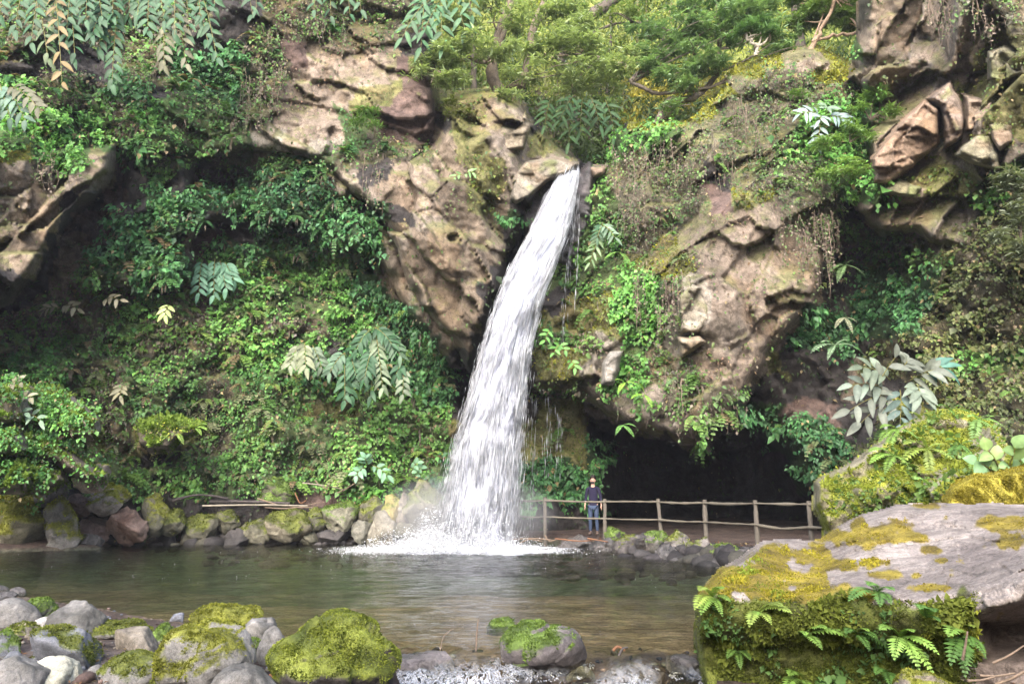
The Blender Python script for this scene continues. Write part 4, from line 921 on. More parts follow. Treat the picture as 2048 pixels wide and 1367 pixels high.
def slab_col(px, py, Pt, nn, sd):
    yr = lerp_tab(RIDGE, px) + fbm2(px, py, 40, 3, 8) * 24 - 4
    t = np.clip(.5 + .55 * fbm(Pt, .5, 5, 5), 0, 1)[..., None]
    c = np.array([.15, .125, .115]) * (1 - t) + np.array([.34, .295, .265]) * t
    vein = sstep(.05, .0, np.abs(fbm(Pt + fbm(Pt, .5, 2, 3)[..., None] * .3, .7, 3, 66)))[..., None]
    c = c * (1 - vein * .35) + np.array([.38, .34, .31]) * vein * .35
    m = slab_moss(px, py)[..., None]; t2 = np.clip(.5 + .8 * fbm(Pt, .22, 3, 7), 0, 1)[..., None]
    c = c * (1 - m) + (np.array([.11, .08, .015]) * (1 - t2) + np.array([.28, .22, .035]) * t2) * m
    low = sstep(-4, 8, py - yr)[..., None] * (1 - sstep(1925, 1960, px + (py - 1190) * .1)[..., None] * sstep(1135, 1150, py)[..., None])
    t3 = np.clip(.5 + .8 * fbm(Pt, .2, 4, 17), 0, 1)[..., None]
    g = np.array([.035, .035, .012]) * (1 - t3) + np.array([.13, .15, .03]) * t3
    c = c * (1 - low) + g * low
    dk = sstep(1225, 1260, py)[..., None] * sstep(1930, 1965, px)[..., None]  # shade of the lower right hollow put into the stone colour
    return c * (1 - dk) + np.array([.15, .12, .105]) * dk
S_SLAB = relief("mossy_boulder", SLABP, slab_depth, 3, 2.2, 14, .10, .08, .07, 203, warp=5, colfn=slab_col, mat=M_BIG, sc=.35)
tag(S_SLAB['o'], "huge pinkish grey slab boulder with yellow moss and ferns in the right foreground", "boulder")
MIDP = [(1628, 965), (1645, 952), (1700, 930), (1745, 898), (1790, 858), (1850, 828), (1920, 822), (1990, 850), (2020, 905), (2500, 905), (2500, 1230), (1660, 1230), (1650, 1062), (1630, 1010)]
def mid_col(px, py, Pt, nn, sd):
    t = np.clip(.5 + .6 * fbm(Pt, .6, 4, 5), 0, 1)[..., None]
    c = np.array([.14, .13, .07]) * (1 - t) + np.array([.38, .34, .25]) * t
    u = sstep(-.1, .25, nn[..., 2] - .15 + fbm(Pt, .7, 3, 6) * .5)[..., None]
    return c * (1 - u) + (np.array([.12, .14, .02]) * (1 - t) + np.array([.32, .34, .04]) * t) * u
S_MID = relief("mossy_boulder", MIDP, dpts([(1640, 1020, 13.0), (1750, 1000, 12.6), (1900, 1000, 12.2), (1700, 940, 13.4), (1850, 900, 13.8), (1880, 835, 15.2), (2050, 950, 12.6), (2300, 1000, 11)], 50), 4, 2.2, 14, .25, .2, .1, 213, warp=6, colfn=mid_col, sc=.6)
tag(S_MID['o'], "tall boulder smothered in moss and ferns at the end of the railing", "boulder")
CAPP = [(1885, 1000), (1905, 975), (1945, 952), (2000, 940), (2100, 930), (2500, 930), (2500, 1120), (1880, 1080)]
def cap_col(px, py, Pt, nn, sd):
    t = np.clip(.5 + .6 * fbm(Pt, .4, 4, 5), 0, 1)[..., None]
    return np.array([.17, .14, .02]) * (1 - t) + np.array([.40, .34, .045]) * t
S_CAP = relief("mossy_boulder", CAPP, dpts([(1950, 1000, 9.6), (2000, 950, 10.5), (2300, 980, 9)], 50), 4, 1.4, 16, .12, .1, .05, 223, warp=4, colfn=cap_col, mat=M_BIG, sc=.4)
tag(S_CAP['o'], "low boulder with an orange yellow moss blanket behind the huge slab", "boulder")

def surf(sh, x, y):
    j = int(round((x - sh['px'][0, 0]) / sh['step'])); i = int(round((y - sh['py'][0, 0]) / sh['step']))
    i = min(max(i, 0), sh['px'].shape[0] - 1); j = min(max(j, 0), sh['px'].shape[1] - 1)
    return sh['P'][i, j], sh['n'][i, j]
def tufts(sh, maskfn, num, L, ca, cb, seed, parent, name="moss", mat=None, asp=.5, spread=.7, scl=.15, down=0.0):
    r = np.random.default_rng(seed); cells = sh['cells']; st = sh['step']
    cp = sh['px'][cells[:, 0], cells[:, 1]]; cq = sh['py'][cells[:, 0], cells[:, 1]]
    k = (cp < 2160) & (cq < 1420); cells = cells[k]
    ci = r.integers(0, len(cells), num); iy, ix = cells[ci, 0], cells[ci, 1]; fx, fy = r.random((2, num))
    A = sh['P']; w = [((1 - fx) * (1 - fy)), fx * (1 - fy), (1 - fx) * fy, fx * fy]
    q = A[iy, ix] * w[0][:, None] + A[iy, ix + 1] * w[1][:, None] + A[iy + 1, ix] * w[2][:, None] + A[iy + 1, ix + 1] * w[3][:, None]
    nv = sh['n'][iy, ix]; px = sh['px'][iy, ix] + fx * st; py = sh['py'][iy, ix] + fy * st
    m = maskfn(px, py, q, nv) > r.random(num)
    q, nv, px, py = q[m], nv[m], px[m], py[m]; n = len(q)
    if n == 0: return
    cl = fbm(q, scl, 3, seed); LL = L * np.exp(r.normal(0, .3, n)) * np.clip(1 + 1.0 * cl, .35, 2.2)
    d = nv + r.normal(0, spread, (n, 3)) + np.array([0, 0, -down]); fn = r.normal(0, .8, (n, 3)) + nv + np.array([0, 0, .4])
    t = np.clip(.5 + .9 * cl * .7 + r.normal(0, .22, n), 0, 1)[:, None]
    cc = np.array(ca) * (1 - t) + np.array(cb) * t
    v, f, c = kites(q - nv * .004 + nv * (LL * .5 * np.clip(cl, 0, 1))[:, None], d, fn, LL, LL * asp, cc)
    return tag(mesh_np(name, v, f, mat or M_MOSS, parent, c), kind="stuff")
yrid = lambda px: lerp_tab(RIDGE, px)
tufts(S_SLAB, lambda x, y, q, n: np.clip(slab_moss(x, y) + .25, 0, 1) * (y < yrid(x) + 10) * sstep(1600, 1480, x + fbm2(x, y, 40, 3, 3) * 60), 110000, .012, (.06, .08, .012), (.22, .28, .04), 51, S_SLAB['o'], asp=.6)
tufts(S_SLAB, lambda x, y, q, n: slab_moss(x, y) * (y < yrid(x)) * (x < 1760), 150000, .011, (.10, .085, .012), (.33, .29, .035), 5, S_SLAB['o'], asp=.7)
tufts(S_SLAB, lambda x, y, q, n: slab_moss(x, y) * (y < yrid(x)) * (x >= 1760), 60000, .009, (.09, .07, .012), (.26, .21, .035), 15, S_SLAB['o'], asp=.7)
low = lambda x, y, q, n: sstep(-6, 6, y - yrid(x) - 8 * np.sin(x / 23)) * (1 - sstep(1925, 1965, x) * sstep(1130, 1150, y)) * np.clip(.75 + 1.1 * fbm(q, .22, 3, 44), .12, 1)
tufts(S_SLAB, low, 220000, .017, (.03, .036, .01), (.155, .185, .035), 6, S_SLAB['o'], asp=.6, down=.5)
tufts(S_SLAB, lambda x, y, q, n: low(x, y, q, n) * sstep(.0, .3, fbm(q, .35, 3, 99) + .25 * (x < 1560)), 14000, .026, (.04, .08, .02), (.13, .24, .07), 7, S_SLAB['o'], name="small_leaves", mat=M_FERN, asp=.7, down=.6)
tufts(S_SLAB, lambda x, y, q, n: low(x, y, q, n) * (x > 1840) * (y < yrid(x) + 75) + 0 * x, 60000, .018, (.10, .115, .015), (.26, .28, .04), 8, S_SLAB['o'], asp=.6, down=.6)
tufts(S_MID, lambda x, y, q, n: np.clip(sstep(-.1, .3, n[:, 2] + .1) * .9 + .1, 0, 1) * np.clip(.7 + fbm(q, .5, 3, 4), .1, 1), 120000, .03, (.06, .08, .012), (.24, .28, .04), 9, S_MID['o'], asp=.6)
tufts(S_MID, lambda x, y, q, n: np.clip(.45 + 1.2 * fbm(q, .6, 3, 14), 0, 1) * (x > 1665), 26000, .055, (.04, .08, .02), (.15, .24, .06), 10, S_MID['o'], name="small_leaves", mat=M_FERN, asp=.75, down=.5)
tufts(S_CAP, lambda x, y, q, n: .9 + 0 * x, 100000, .018, (.10, .085, .012), (.28, .24, .04), 11, S_CAP['o'], asp=.6)

iy_ = CLS.index('y'); im_ = CLS.index('m')
tufts(S_HANG, lambda x, y, q, n: (classes(x, y) == iy_) * .95 + (classes(x, y) == im_) * .25 * (n[:, 2] > 0), 90000, .075, (.07, .075, .012), (.26, .26, .04), 22, S_HANG['o'], asp=.55)
for s_ in SHEETS:
    if 'cls' in s_:
        tufts(s_, lambda x, y, q, n: sstep(-.1, .25, n[:, 2]) * np.clip(.8 + fbm(q, .5, 3, 4), .1, 1), 26000, .055, (.04, .07, .015), (.19, .28, .05), 21, s_['o'], asp=.6)
# ---------------------------------------------------------------- ferns
def frond(acc, base, d, up, L, col, r, npin=15, wfac=.30, droop=.5):
    d = nrm(np.array(d, float)); up = np.array(up, float)
    t = np.linspace(0, 1, npin)
    ctr = base + d * (L * t)[:, None] + np.array([0, 0, -1.0]) * (L * droop * t ** 2)[:, None] + up * (L * .12 * np.sin(t * 2.6))[:, None]
    tg = nrm(np.gradient(ctr, axis=0)); s = nrm(np.cross(tg, up))
    tube(acc, ctr, np.linspace(.006, .002, npin) * L / .4, 4, np.array(col) * .8)
    tt = t[1:]; w = wfac * L * np.sin(np.pi * np.clip(tt * .86 + .12, 0, 1)) ** .8
    for sg in (-1, 1):
        dd = nrm(s[1:] * sg + tg[1:] * .45 + r.normal(0, .06, (npin - 1, 3)) + np.array([0, 0, -.12]))
        nn = nrm(np.cross(tg[1:], s[1:])); nn[nn[:, 2] < 0] *= -1
        cc = np.array(col)[None] * r.uniform(.8, 1.25, (npin - 1, 1)) * np.ones((1, 3))
        v, f, c = kites(ctr[1:], dd, nn, w, np.full(npin - 1, L / npin * 1.25), cc, fold=.06, wide=.3)
        acc.add(v, f, c)
def fern(px, py, sh, fronds, label, group, seed, col=(.16, .28, .06), name="fern", lift=.02, Y=None):
    r = np.random.default_rng(seed)
    if sh is not None: b, n = surf(sh, px, py); b = b + n * lift
    else: b, n = P(px, py, Y), np.array([0, -.7, .7])
    e = empty(name, tuple(b), label, "fern", group); Yb = b[1]
    for (tx, ty, *o) in fronds:
        tip = P(tx, ty, Yb - .12 - .1 * r.random()); vec = tip - b; L = np.linalg.norm(vec) * 1.04
        dr = .35; d = vec + np.array([0, 0, 1.0]) * L * dr
        a = Acc(); c = np.array(o[0] if o else col) * r.uniform(.85, 1.2)
        frond(a, np.zeros(3), d, np.array([0, -.35, .94]), L, c, r, droop=dr, npin=int(12 + 6 * r.random()), wfac=.24)
        a.build("frond", M_FERN, e)
    return e
G1 = "ferns growing on the huge slab boulder"
LG = (.16, .27, .055); FG = (.085, .17, .04); YG = (.21, .28, .06)
fern(1600, 1265, S_SLAB, [(1612, 1272), (1700, 1278, LG), (1640, 1300), (1660, 1255)], "fern with one long flat pale frond on the left part of the mossy face", G1, 1, LG)
fern(1715, 1262, S_SLAB, [(1690, 1268), (1740, 1262, LG), (1780, 1308), (1735, 1300), (1755, 1280)], "fern in the middle of the mossy face left of the biggest one", G1, 2, FG)
fern(1800, 1268, S_SLAB, [(1755, 1258, LG), (1830, 1332), (1790, 1320), (1845, 1290, LG), (1870, 1310), (1830, 1262, LG), (1850, 1340)], "biggest fern with fronds fanning down on the mossy face", G1, 3, (.22, .36, .08))
fern(1925, 1265, S_SLAB, [(1930, 1330, FG), (1945, 1295), (1895, 1275, LG), (1950, 1250, YG), (1965, 1310), (1905, 1330), (1930, 1345)], "fern hanging near the right end of the mossy face", G1, 4, FG)
fern(1425, 1195, S_SLAB, [(1395, 1180, YG), (1392, 1222, YG), (1405, 1230), (1440, 1228, LG), (1460, 1205), (1448, 1175, LG)], "pale fern at the left tip of the slab above the water", G1, 5, LG)
fern(1520, 1225, S_SLAB, [(1540, 1250, YG), (1570, 1212, YG), (1585, 1228), (1500, 1255), (1510, 1240, LG)], "yellow green fern below the yellow moss at the slab's left", G1, 6, YG)
fern(1755, 1190, S_SLAB, [(1735, 1170, FG), (1780, 1210), (1700, 1205), (1790, 1182), (1760, 1215)], "dark fern tuft on the front edge of the slab", G1, 7, (.10, .2, .05))
fern(1770, 1345, S_SLAB, [(1750, 1350), (1790, 1360), (1780, 1375)], "small fern low on the mossy face near the bottom edge", G1, 8, FG)
fern(1600, 1360, S_SLAB, [(1575, 1350, LG), (1620, 1385, LG), (1570, 1385)], "pale fern at the bottom edge of the photo under the slab", G1, 9, LG)
fern(1850, 1235, S_SLAB, [(1870, 1222), (1838, 1215), (1880, 1245)], "tiny fern beneath the front edge above the biggest fern", G1, 10, FG)
fern(1475, 1300, S_SLAB, [(1455, 1318), (1500, 1322), (1480, 1335)], "small dark fern on the shaded left face of the slab", G1, 11, (.1, .18, .04))
G2 = "ferns growing on the tall mossy boulder"
mid_f = [(1800, 870, "fern on the upper left shoulder of the tall mossy boulder", [(1760, 858), (1765, 885), (1820, 850), (1830, 880), (1780, 900)]),
         (1845, 835, "fern at the crest of the tall mossy boulder", [(1815, 822), (1870, 815), (1830, 855), (1870, 850)]),
         (1900, 828, "fern just right of the crest of the tall mossy boulder", [(1875, 812), (1930, 815), (1920, 850), (1945, 835)]),
         (1960, 850, "fern on the right shoulder of the tall mossy boulder", [(1935, 835), (1990, 835), (1985, 870), (1950, 885), (2000, 855)]),
         (1775, 912, "fern spreading over the left flank of the tall mossy boulder", [(1735, 905), (1745, 930), (1800, 900), (1810, 930), (1775, 945)]),
         (1850, 905, "large fern in the middle of the tall mossy boulder", [(1805, 890), (1810, 930), (1890, 890), (1900, 925), (1860, 950), (1835, 870)]),
         (1920, 900, "fern right of the middle of the tall mossy boulder", [(1890, 880), (1950, 885), (1945, 925), (1900, 930)]),
         (1860, 965, "fern at the dark cleft between the tall boulder and the orange moss", [(1825, 955), (1890, 950), (1880, 985), (1840, 990)]),
         (1955, 925, "fern behind the orange moss blanket", [(1925, 915), (1985, 915), (1980, 940), (1945, 945)])]
for i, (x, y, lab, fr) in enumerate(mid_f): fern(x, y, S_MID, fr, lab, G2, 30 + i, [LG, YG, FG, (.2, .34, .1)][i % 4], lift=.12)
wall_f = [(1670, 690, "silvery fern spray on the shaded wall above the big pale leaved plant", [(1628, 708), (1640, 685), (1700, 680), (1712, 700), (1660, 715)], 22.2, (.2, .3, .18)),
          (1690, 635, "small pale fern high on the shaded wall at right", [(1675, 655), (1710, 645), (1700, 660)], 22.6, (.28, .3, .2)),
          (1690, 530, "fern below the hanging vines at right", [(1665, 545), (1710, 520), (1720, 550), (1680, 560)], 22.2, (.12, .2, .08)),
          (1240, 505, "fern on the rock just right of the small ginger shoot", [(1215, 520), (1255, 530), (1262, 505)], 23.4, (.14, .26, .06)),
          (1290, 790, "bright green fern tuft under the smooth pale stone", [(1265, 800), (1300, 812), (1275, 760), (1310, 780)], 21.8, (.22, .4, .06)),
          (1250, 765, "bright fern tuft left of the other one below the smooth pale stone", [(1228, 760), (1240, 785), (1270, 770)], 22.0, (.22, .4, .06)),
          (1245, 850, "fern hanging from the rock's lower lip into the cave mouth", [(1235, 868), (1262, 872), (1270, 855)], 22.4, (.14, .3, .08)),
          (390, 855, "fern on the tip of the mossy ledge over the black hollow", [(415, 850), (400, 870), (370, 845), (412, 862)], 23.0, (.2, .32, .07)),
          (350, 862, "fern hanging over the black hollow", [(330, 880), (362, 885), (370, 865)], 22.9, (.2, .3, .07)),
          (60, 990, "yellow fern on the yellow mossy rock", [(25, 985), (95, 985), (40, 1005), (85, 1005)], 21.0, (.4, .42, .07)),
          (20, 1010, "second yellow fern at the left edge of the far shore", [(-10, 1000), (50, 1000), (10, 1025)], 21.0, (.38, .4, .07))]
for i, (x, y, lab, fr, YY, c) in enumerate(wall_f): fern(x, y, None, fr, lab, "ferns on the cliff", 60 + i, c, Y=YY)

# fern clumps and withered skirts all over the walls: nobody could count them
def fern_clumps(sheets, n, seed, label, box, classes_ok, L=.42, cols=None):
    r = np.random.default_rng(seed); a = Acc()
    for sh in sheets:
        c = sh['cells']; X_ = sh['px'][c[:, 0], c[:, 1]]; Y_ = sh['py'][c[:, 0], c[:, 1]]
        m = (X_ > box[0]) & (X_ < box[1]) & (Y_ > box[2]) & (Y_ < box[3]); c = c[m]
        if not len(c): continue
        for k in range(n):
            i, j = c[r.integers(0, len(c))]; x, y = sh['px'][i, j], sh['py'][i, j]
            if CLS[int(classes(np.array([[x]]), np.array([[y]]))[0, 0])] not in classes_ok: continue
            b = sh['P'][i, j] + sh['n'][i, j] * .12; nv = sh['n'][i, j]; s = L * math.exp(r.normal(0, .3)); col = np.array(cols[r.integers(0, len(cols))]) * r.uniform(.7, 1.25)
            for q in range(r.integers(4, 8)):
                an = r.uniform(-1.5, 1.5); d = np.array([math.sin(an), 0, -.15 + .5 * math.cos(an)]) + nv * r.uniform(.4, 1.0); dead = r.random() < .13
                frond(a, b, d, np.array([0, -.35, .94]), s * r.uniform(.7, 1.15), (.17, .13, .07) if dead else col, r, npin=9, wfac=.26, droop=r.uniform(.5, 1.0))
            for q in range(r.integers(0, 5)):
                p0 = b + r.normal(0, .06, 3); l = s * r.uniform(.4, .9)
                v, f, cc = kites(p0[None], np.array([[r.normal(0, .15), -.1, -1.0]]), np.array([[0, -1.0, .2]]), np.array([l]), np.array([l * .16]), np.array([[.15, .12, .085]]) * r.uniform(.5, 1.2)); a.add(v, f, cc)
    return tag(a.build("wall_ferns", M_FERN), label, None, None, "stuff")
fern_clumps([S_BACK], 850, 61, "small ferns with withered skirts scattered over the green wall left of the waterfall", (-40, 900, 330, 990), "tgGdm", .38, [(.13, .24, .05), (.09, .19, .045), (.19, .28, .07), (.17, .19, .1)])
fern_clumps([S_RIM, S_RIM2], 190, 62, "dark ferns hanging from the brow and arched ledge", (-40, 900, 60, 720), "tgGd", .5, [(.05, .13, .045), (.07, .17, .05), (.10, .2, .06)])
fern_clumps([S_HANG, S_BACK], 200, 63, "small ferns on and around the hanging rock", (1060, 2048, 230, 960), "tgGdhvm", .36, [(.11, .21, .05), (.14, .24, .06), (.12, .16, .07)])
# ---------------------------------------------------------------- ginger plants and other large leaved plants
def shoot(acc, p0, p1, sag, n, L, Wd, col, r, fan=False, droop=.55):
    mid = (p0 + p1) / 2 + np.array([0, -.15, sag]); m = 9
    t = np.linspace(0, 1, m)[:, None]; pts = (1 - t) ** 2 * p0 + 2 * t * (1 - t) * mid + t ** 2 * p1
    tube(acc, pts, np.linspace(.016, .008, m), 5, np.array([.16, .15, .05]))
    k = np.linspace(.12, 1, n); i = np.minimum((k * (m - 1)).astype(int), m - 2); fr = (k * (m - 1) - i)[:, None]
    b = pts[i] * (1 - fr) + pts[i + 1] * fr; tg = nrm(pts[i + 1] - pts[i])
    s = nrm(np.cross(tg, np.array([0, -.9, .35]))); sg = np.where(np.arange(n) % 2 == 0, 1, -1)[:, None]
    al = np.where(k[:, None] > .93, .25, .85)
    d = tg * .72 + s * sg * al + r.normal(0, .12, (n, 3)) + np.array([0, -.15, .05])
    nv = np.array([0, -.95, .42]) + r.normal(0, .22, (n, 3)) + s * sg * -.2
    LL = L * (1 - .35 * np.abs(k - .55)) * r.uniform(.85, 1.12, n)
    cc = np.array(col)[None] * r.uniform(.75, 1.3, (n, 1)); 
    v, f, c = longleaves(b, d, nv, LL, np.full(n, Wd) * r.uniform(.85, 1.1, n), cc, droop=droop, seg=5, fold=.22)
    acc.add(v, f, c)
def plant(name, cat, px, py, Y, shoots, label, group, seed, L=.42, Wd=.16, col=(.03, .075, .035), n=16, droop=.5):
    r = np.random.default_rng(seed); b = P(px, py, Y)
    e = empty(name, tuple(b), label, cat, group)
    for s in shoots:
        (x0, y0, x1, y1), o = s[:4], s[4:]
        a = Acc(); p0 = P(x0, y0, Y + .1) - b; p1 = P(x1, y1, Y - .25 + r.normal(0, .12)) - b
        Lp = np.linalg.norm(p1 - p0)
        shoot(a, p0, p1, Lp * .16, int(n * (o[1] if len(o) > 1 else 1)), L, Wd, o[0] if o and o[0] is not None else col, r, droop=droop)
        a.build("leafy_shoot", M_GINGER, e)
    return e
GG = "ginger plants hanging over the top left of the cliff"; BR = (.15, .11, .05); TN = (.09, .09, .055)
plant("ginger_plant", "plant", 40, -20, 20.0, [(60, -60, 30, 60), (20, -50, 0, 30), (90, -60, 62, 85), (70, -30, 96, 118, (.08, .11, .055)), (110, -20, 124, 165, BR, .8)], "ginger plant nearest the top left corner with one brown drooping shoot", GG, 1)
plant("ginger_plant", "plant", 140, -30, 20.2, [(150, -60, 132, 80), (140, -30, 150, 118), (180, -60, 172, 40), (190, -50, 205, 40), (120, -50, 106, 60)], "ginger plant with broad blue green leaves right of the top left corner", GG, 2)
plant("ginger_plant", "plant", 230, -20, 20.4, [(238, 10, 224, 168, None, 1.3), (200, 0, 200, 100), (230, -50, 226, 35), (265, -50, 258, 34), (215, 10, 185, 70)], "ginger plant with the longest straight hanging shoot at the top left", GG, 3)
plant("ginger_plant", "plant", 320, -20, 20.6, [(300, -30, 296, 62), (330, 20, 328, 130, TN), (345, -30, 372, 128, TN), (350, -60, 350, 70), (310, -60, 330, 50), (290, -60, 275, 30)], "ginger plant with dull tan green shoots above the dark hollow", GG, 4)
plant("ginger_plant", "plant", 390, -30, 20.9, [(370, -50, 418, 92), (390, -50, 434, 116), (400, -70, 400, 40), (370, -60, 378, 70), (420, -70, 430, 15)], "ginger plant with shoots arching right at the top", GG, 5)
plant("ginger_plant", "plant", 10, 185, 19.6, [(10, 175, 50, 240), (0, 170, 20, 235), (20, 175, 75, 215, TN), (-10, 175, -20, 230)], "pale blue green ginger plant at the left edge under the top corner", GG, 6, col=(.07, .12, .085), n=13, L=.38)
plant("ginger_plant", "plant", 500, -30, 23.3, [(490, -50, 505, 30), (520, -50, 512, 20)], "small ginger shoots at the top edge left of the dry creepers", GG, 7, n=7)
plant("ginger_plant", "plant", 660, -30, 24.3, [(640, -50, 628, 20), (660, -50, 662, 32), (690, -50, 700, 28), (710, -60, 722, 20)], "ginger shoots dipping in at the top edge above the dry creepers", GG, 8, n=8)
plant("ginger_plant", "plant", 860, -20, 24.0, [(860, 0, 805, 75), (850, 0, 842, 95), (880, 10, 850, 60), (880, 0, 885, 92), (900, -20, 930, 60), (880, -40, 830, 20), (900, -40, 870, 20), (920, -50, 945, 30)], "glossy ginger plant left of the spreading tree at the top", GG, 9, L=.6, Wd=.17, n=9, col=(.045, .105, .048))
GH = "ginger plants rooted in the green hollow wall"
plant("ginger_plant", "plant", 420, 515, 25.6, [(405, 520, 398, 585), (430, 518, 428, 590), (440, 520, 452, 575), (450, 525, 468, 560)], "ginger plant with twin hanging shoots beside the bare red strip", GH, 10, L=.42, n=13, col=(.09, .19, .12))
plant("ginger_plant", "plant", 610, 690, 25.0, [(600, 690, 580, 730, (.14, .16, .10)), (610, 685, 612, 735, (.15, .17, .10)), (625, 690, 645, 738, (.09, .125, .08))], "pale dusty ginger plant at the left of the hollow group", GH, 11, L=.42, n=12)
plant("ginger_plant", "plant", 680, 700, 25.0, [(690, 705, 660, 745, (.07, .12, .075)), (690, 705, 690, 800, None, 1.1), (700, 710, 712, 750), (700, 730, 702, 790)], "ginger plant in the middle of the hollow group", GH, 12, L=.42, n=12)
plant("ginger_plant", "plant", 750, 660, 24.8, [(740, 660, 712, 700), (750, 655, 785, 690), (752, 668, 765, 775, (.12, .16, .095), 1.3), (755, 668, 742, 790), (745, 700, 730, 755), (760, 655, 800, 710, (.07, .12, .07))], "largest ginger plant of the hollow group with a long pale central shoot", GH, 13, L=.43, Wd=.15, n=15)
plant("ginger_plant", "plant", 805, 730, 24.8, [(805, 728, 792, 748), (808, 735, 806, 788, (.11, .14, .09))], "smallest ginger plant at the right of the hollow group", GH, 14, L=.38, n=9)
plant("ginger_plant", "plant", 740, 930, 25.4, [(730, 935, 712, 950), (745, 930, 775, 950), (735, 930, 730, 915)], "low ginger seedling above the bright green mound near the falls", GH, 15, L=.36, n=6, col=(.13, .24, .15), droop=.3)
plant("ginger_plant", "plant", 830, 925, 25.4, [(822, 945, 835, 925), (830, 950, 842, 935)], "tiny ginger seedling just left of the falls", GH, 16, L=.28, n=5, col=(.13, .24, .14), droop=.3)
plant("ginger_plant", "plant", 1195, 455, 24.2, [(1210, 455, 1180, 525, (.13, .2, .1), 1.3), (1200, 450, 1230, 475, (.11, .17, .11)), (1205, 450, 1195, 475)], "small ginger shoots on the rock right of the waterfall", "ginger plants right of the waterfall", 17, L=.36, Wd=.1, n=10)
plant("ginger_plant", "plant", 1160, 195, 27.0, [(1150, 190, 1120, 240), (1165, 195, 1160, 265), (1180, 195, 1200, 250), (1210, 200, 1230, 270), (1100, 200, 1090, 250), (1140, 200, 1138, 285)], "dark ginger thicket under the trees above the lip", "ginger plants right of the waterfall", 18, L=.6, Wd=.14, n=9, col=(.06, .13, .05))
GL = "large leaved plants on the right cliff"
PALE = (.115, .13, .105)
plant("large_leaf_plant", "plant", 1640, 225, 21.6, [(1640, 232, 1600, 228, (.2, .26, .25)), (1640, 235, 1640, 240, (.2, .26, .25), .7), (1650, 235, 1688, 240, (.16, .22, .22)), (1640, 250, 1635, 285, (.2, .26, .25), .8), (1650, 225, 1655, 215, (.15, .22, .15))], "plant with almost white leaves on the brow of the hanging rock", GL, 21, L=.44, Wd=.12, n=8, droop=.35)
plant("large_leaf_plant", "plant", 1790, 760, 19.6, [(1740, 800, 1790, 715, PALE, .7), (1780, 760, 1725, 735, (.11, .14, .10)), (1770, 780, 1705, 770, (.12, .15, .12)), (1790, 790, 1700, 820, PALE), (1800, 790, 1722, 845, PALE), (1800, 780, 1800, 848, (.09, .13, .115)), (1810, 775, 1850, 820, PALE), (1820, 760, 1868, 740, PALE), (1850, 740, 1886, 735, (.06, .14, .11)), (1800, 740, 1815, 722, PALE), (1830, 770, 1840, 790)], "big pale grey leaved plant hanging over the tall mossy boulder", GL, 22, L=.58, Wd=.2, n=7, droop=.5, col=(.12, .15, .115))
plant("large_leaf_plant", "plant", 1995, 900, 12.0, [(2000, 960, 1975, 900, (.17, .25, .09)), (2005, 960, 2030, 895, (.16, .25, .10)), (1990, 960, 1955, 925, (.13, .22, .11)), (2010, 960, 2060, 925, (.15, .24, .11))], "broad leaved light green plant at the right edge behind the orange moss", GL, 23, L=.32, Wd=.2, n=5, droop=.4)
plant("large_leaf_plant", "plant", 920, 350, 23.6, [(925, 350, 905, 358), (930, 350, 945, 345), (915, 380, 905, 395)], "little light green seedlings on the brown buttress", GL, 24, L=.3, Wd=.09, n=5, col=(.13, .24, .09), droop=.3)
plant("large_leaf_plant", "plant", 1210, 770, 21.9, [(1115, 690, 1130, 700), (1120, 690, 1108, 705), (1140, 720, 1150, 735), (1100, 660, 1090, 680)], "bright green seedlings in the spray just right of the falls", GL, 25, L=.28, Wd=.1, n=5, col=(.09, .22, .05), droop=.3)
plant("large_leaf_plant", "plant", 40, 810, 20.0, [(20, 790, 5, 800, (.24, .22, .14)), (40, 800, 60, 795, (.22, .21, .14)), (30, 830, 50, 825, (.15, .22, .15)), (60, 830, 80, 840, (.15, .22, .15)), (20, 770, 40, 765, (.22, .21, .14))], "pale leaved seedlings on the leaning ledge at the left edge", GL, 26, L=.34, Wd=.13, n=5, droop=.3)
plant("large_leaf_plant", "plant", 130, 620, 24.0, [(120, 615, 90, 620, (.22, .2, .13)), (130, 612, 155, 618, (.22, .2, .13)), (210, 600, 240, 600, (.2, .18, .12)), (340, 610, 330, 630, (.3, .36, .14)), (250, 770, 240, 790, (.2, .19, .12))], "straw coloured leafy plant below the orange slab", GL, 27, L=.36, Wd=.14, n=6, droop=.4)

# ---------------------------------------------------------------- trees
def rosettes(acc, ctr, k, L, Wd, ca, cb, r, up=.35, cl=None):
    n = len(ctr); c = np.repeat(ctr, k, 0); a = r.uniform(0, 6.28, n * k)
    d = np.stack([np.cos(a), np.sin(a), np.full(n * k, up) + r.normal(0, .35, n * k)], -1)
    nv = np.array([0, 0, 1.0]) + r.normal(0, .35, (n * k, 3)) + np.array([0, -.25, 0])
    t = (np.repeat(r.random(n), k) * .6 + .4 * r.random(n * k))
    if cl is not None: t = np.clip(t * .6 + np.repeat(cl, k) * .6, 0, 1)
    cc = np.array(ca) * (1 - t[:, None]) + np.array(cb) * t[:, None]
    LL = L * r.uniform(.6, 1.2, n * k)
    v, f, col = kites(c + r.normal(0, .02, c.shape), d, nv, LL, LL * Wd, cc, fold=.1, wide=.4, droop=.35)
    acc.add(v, f, col)
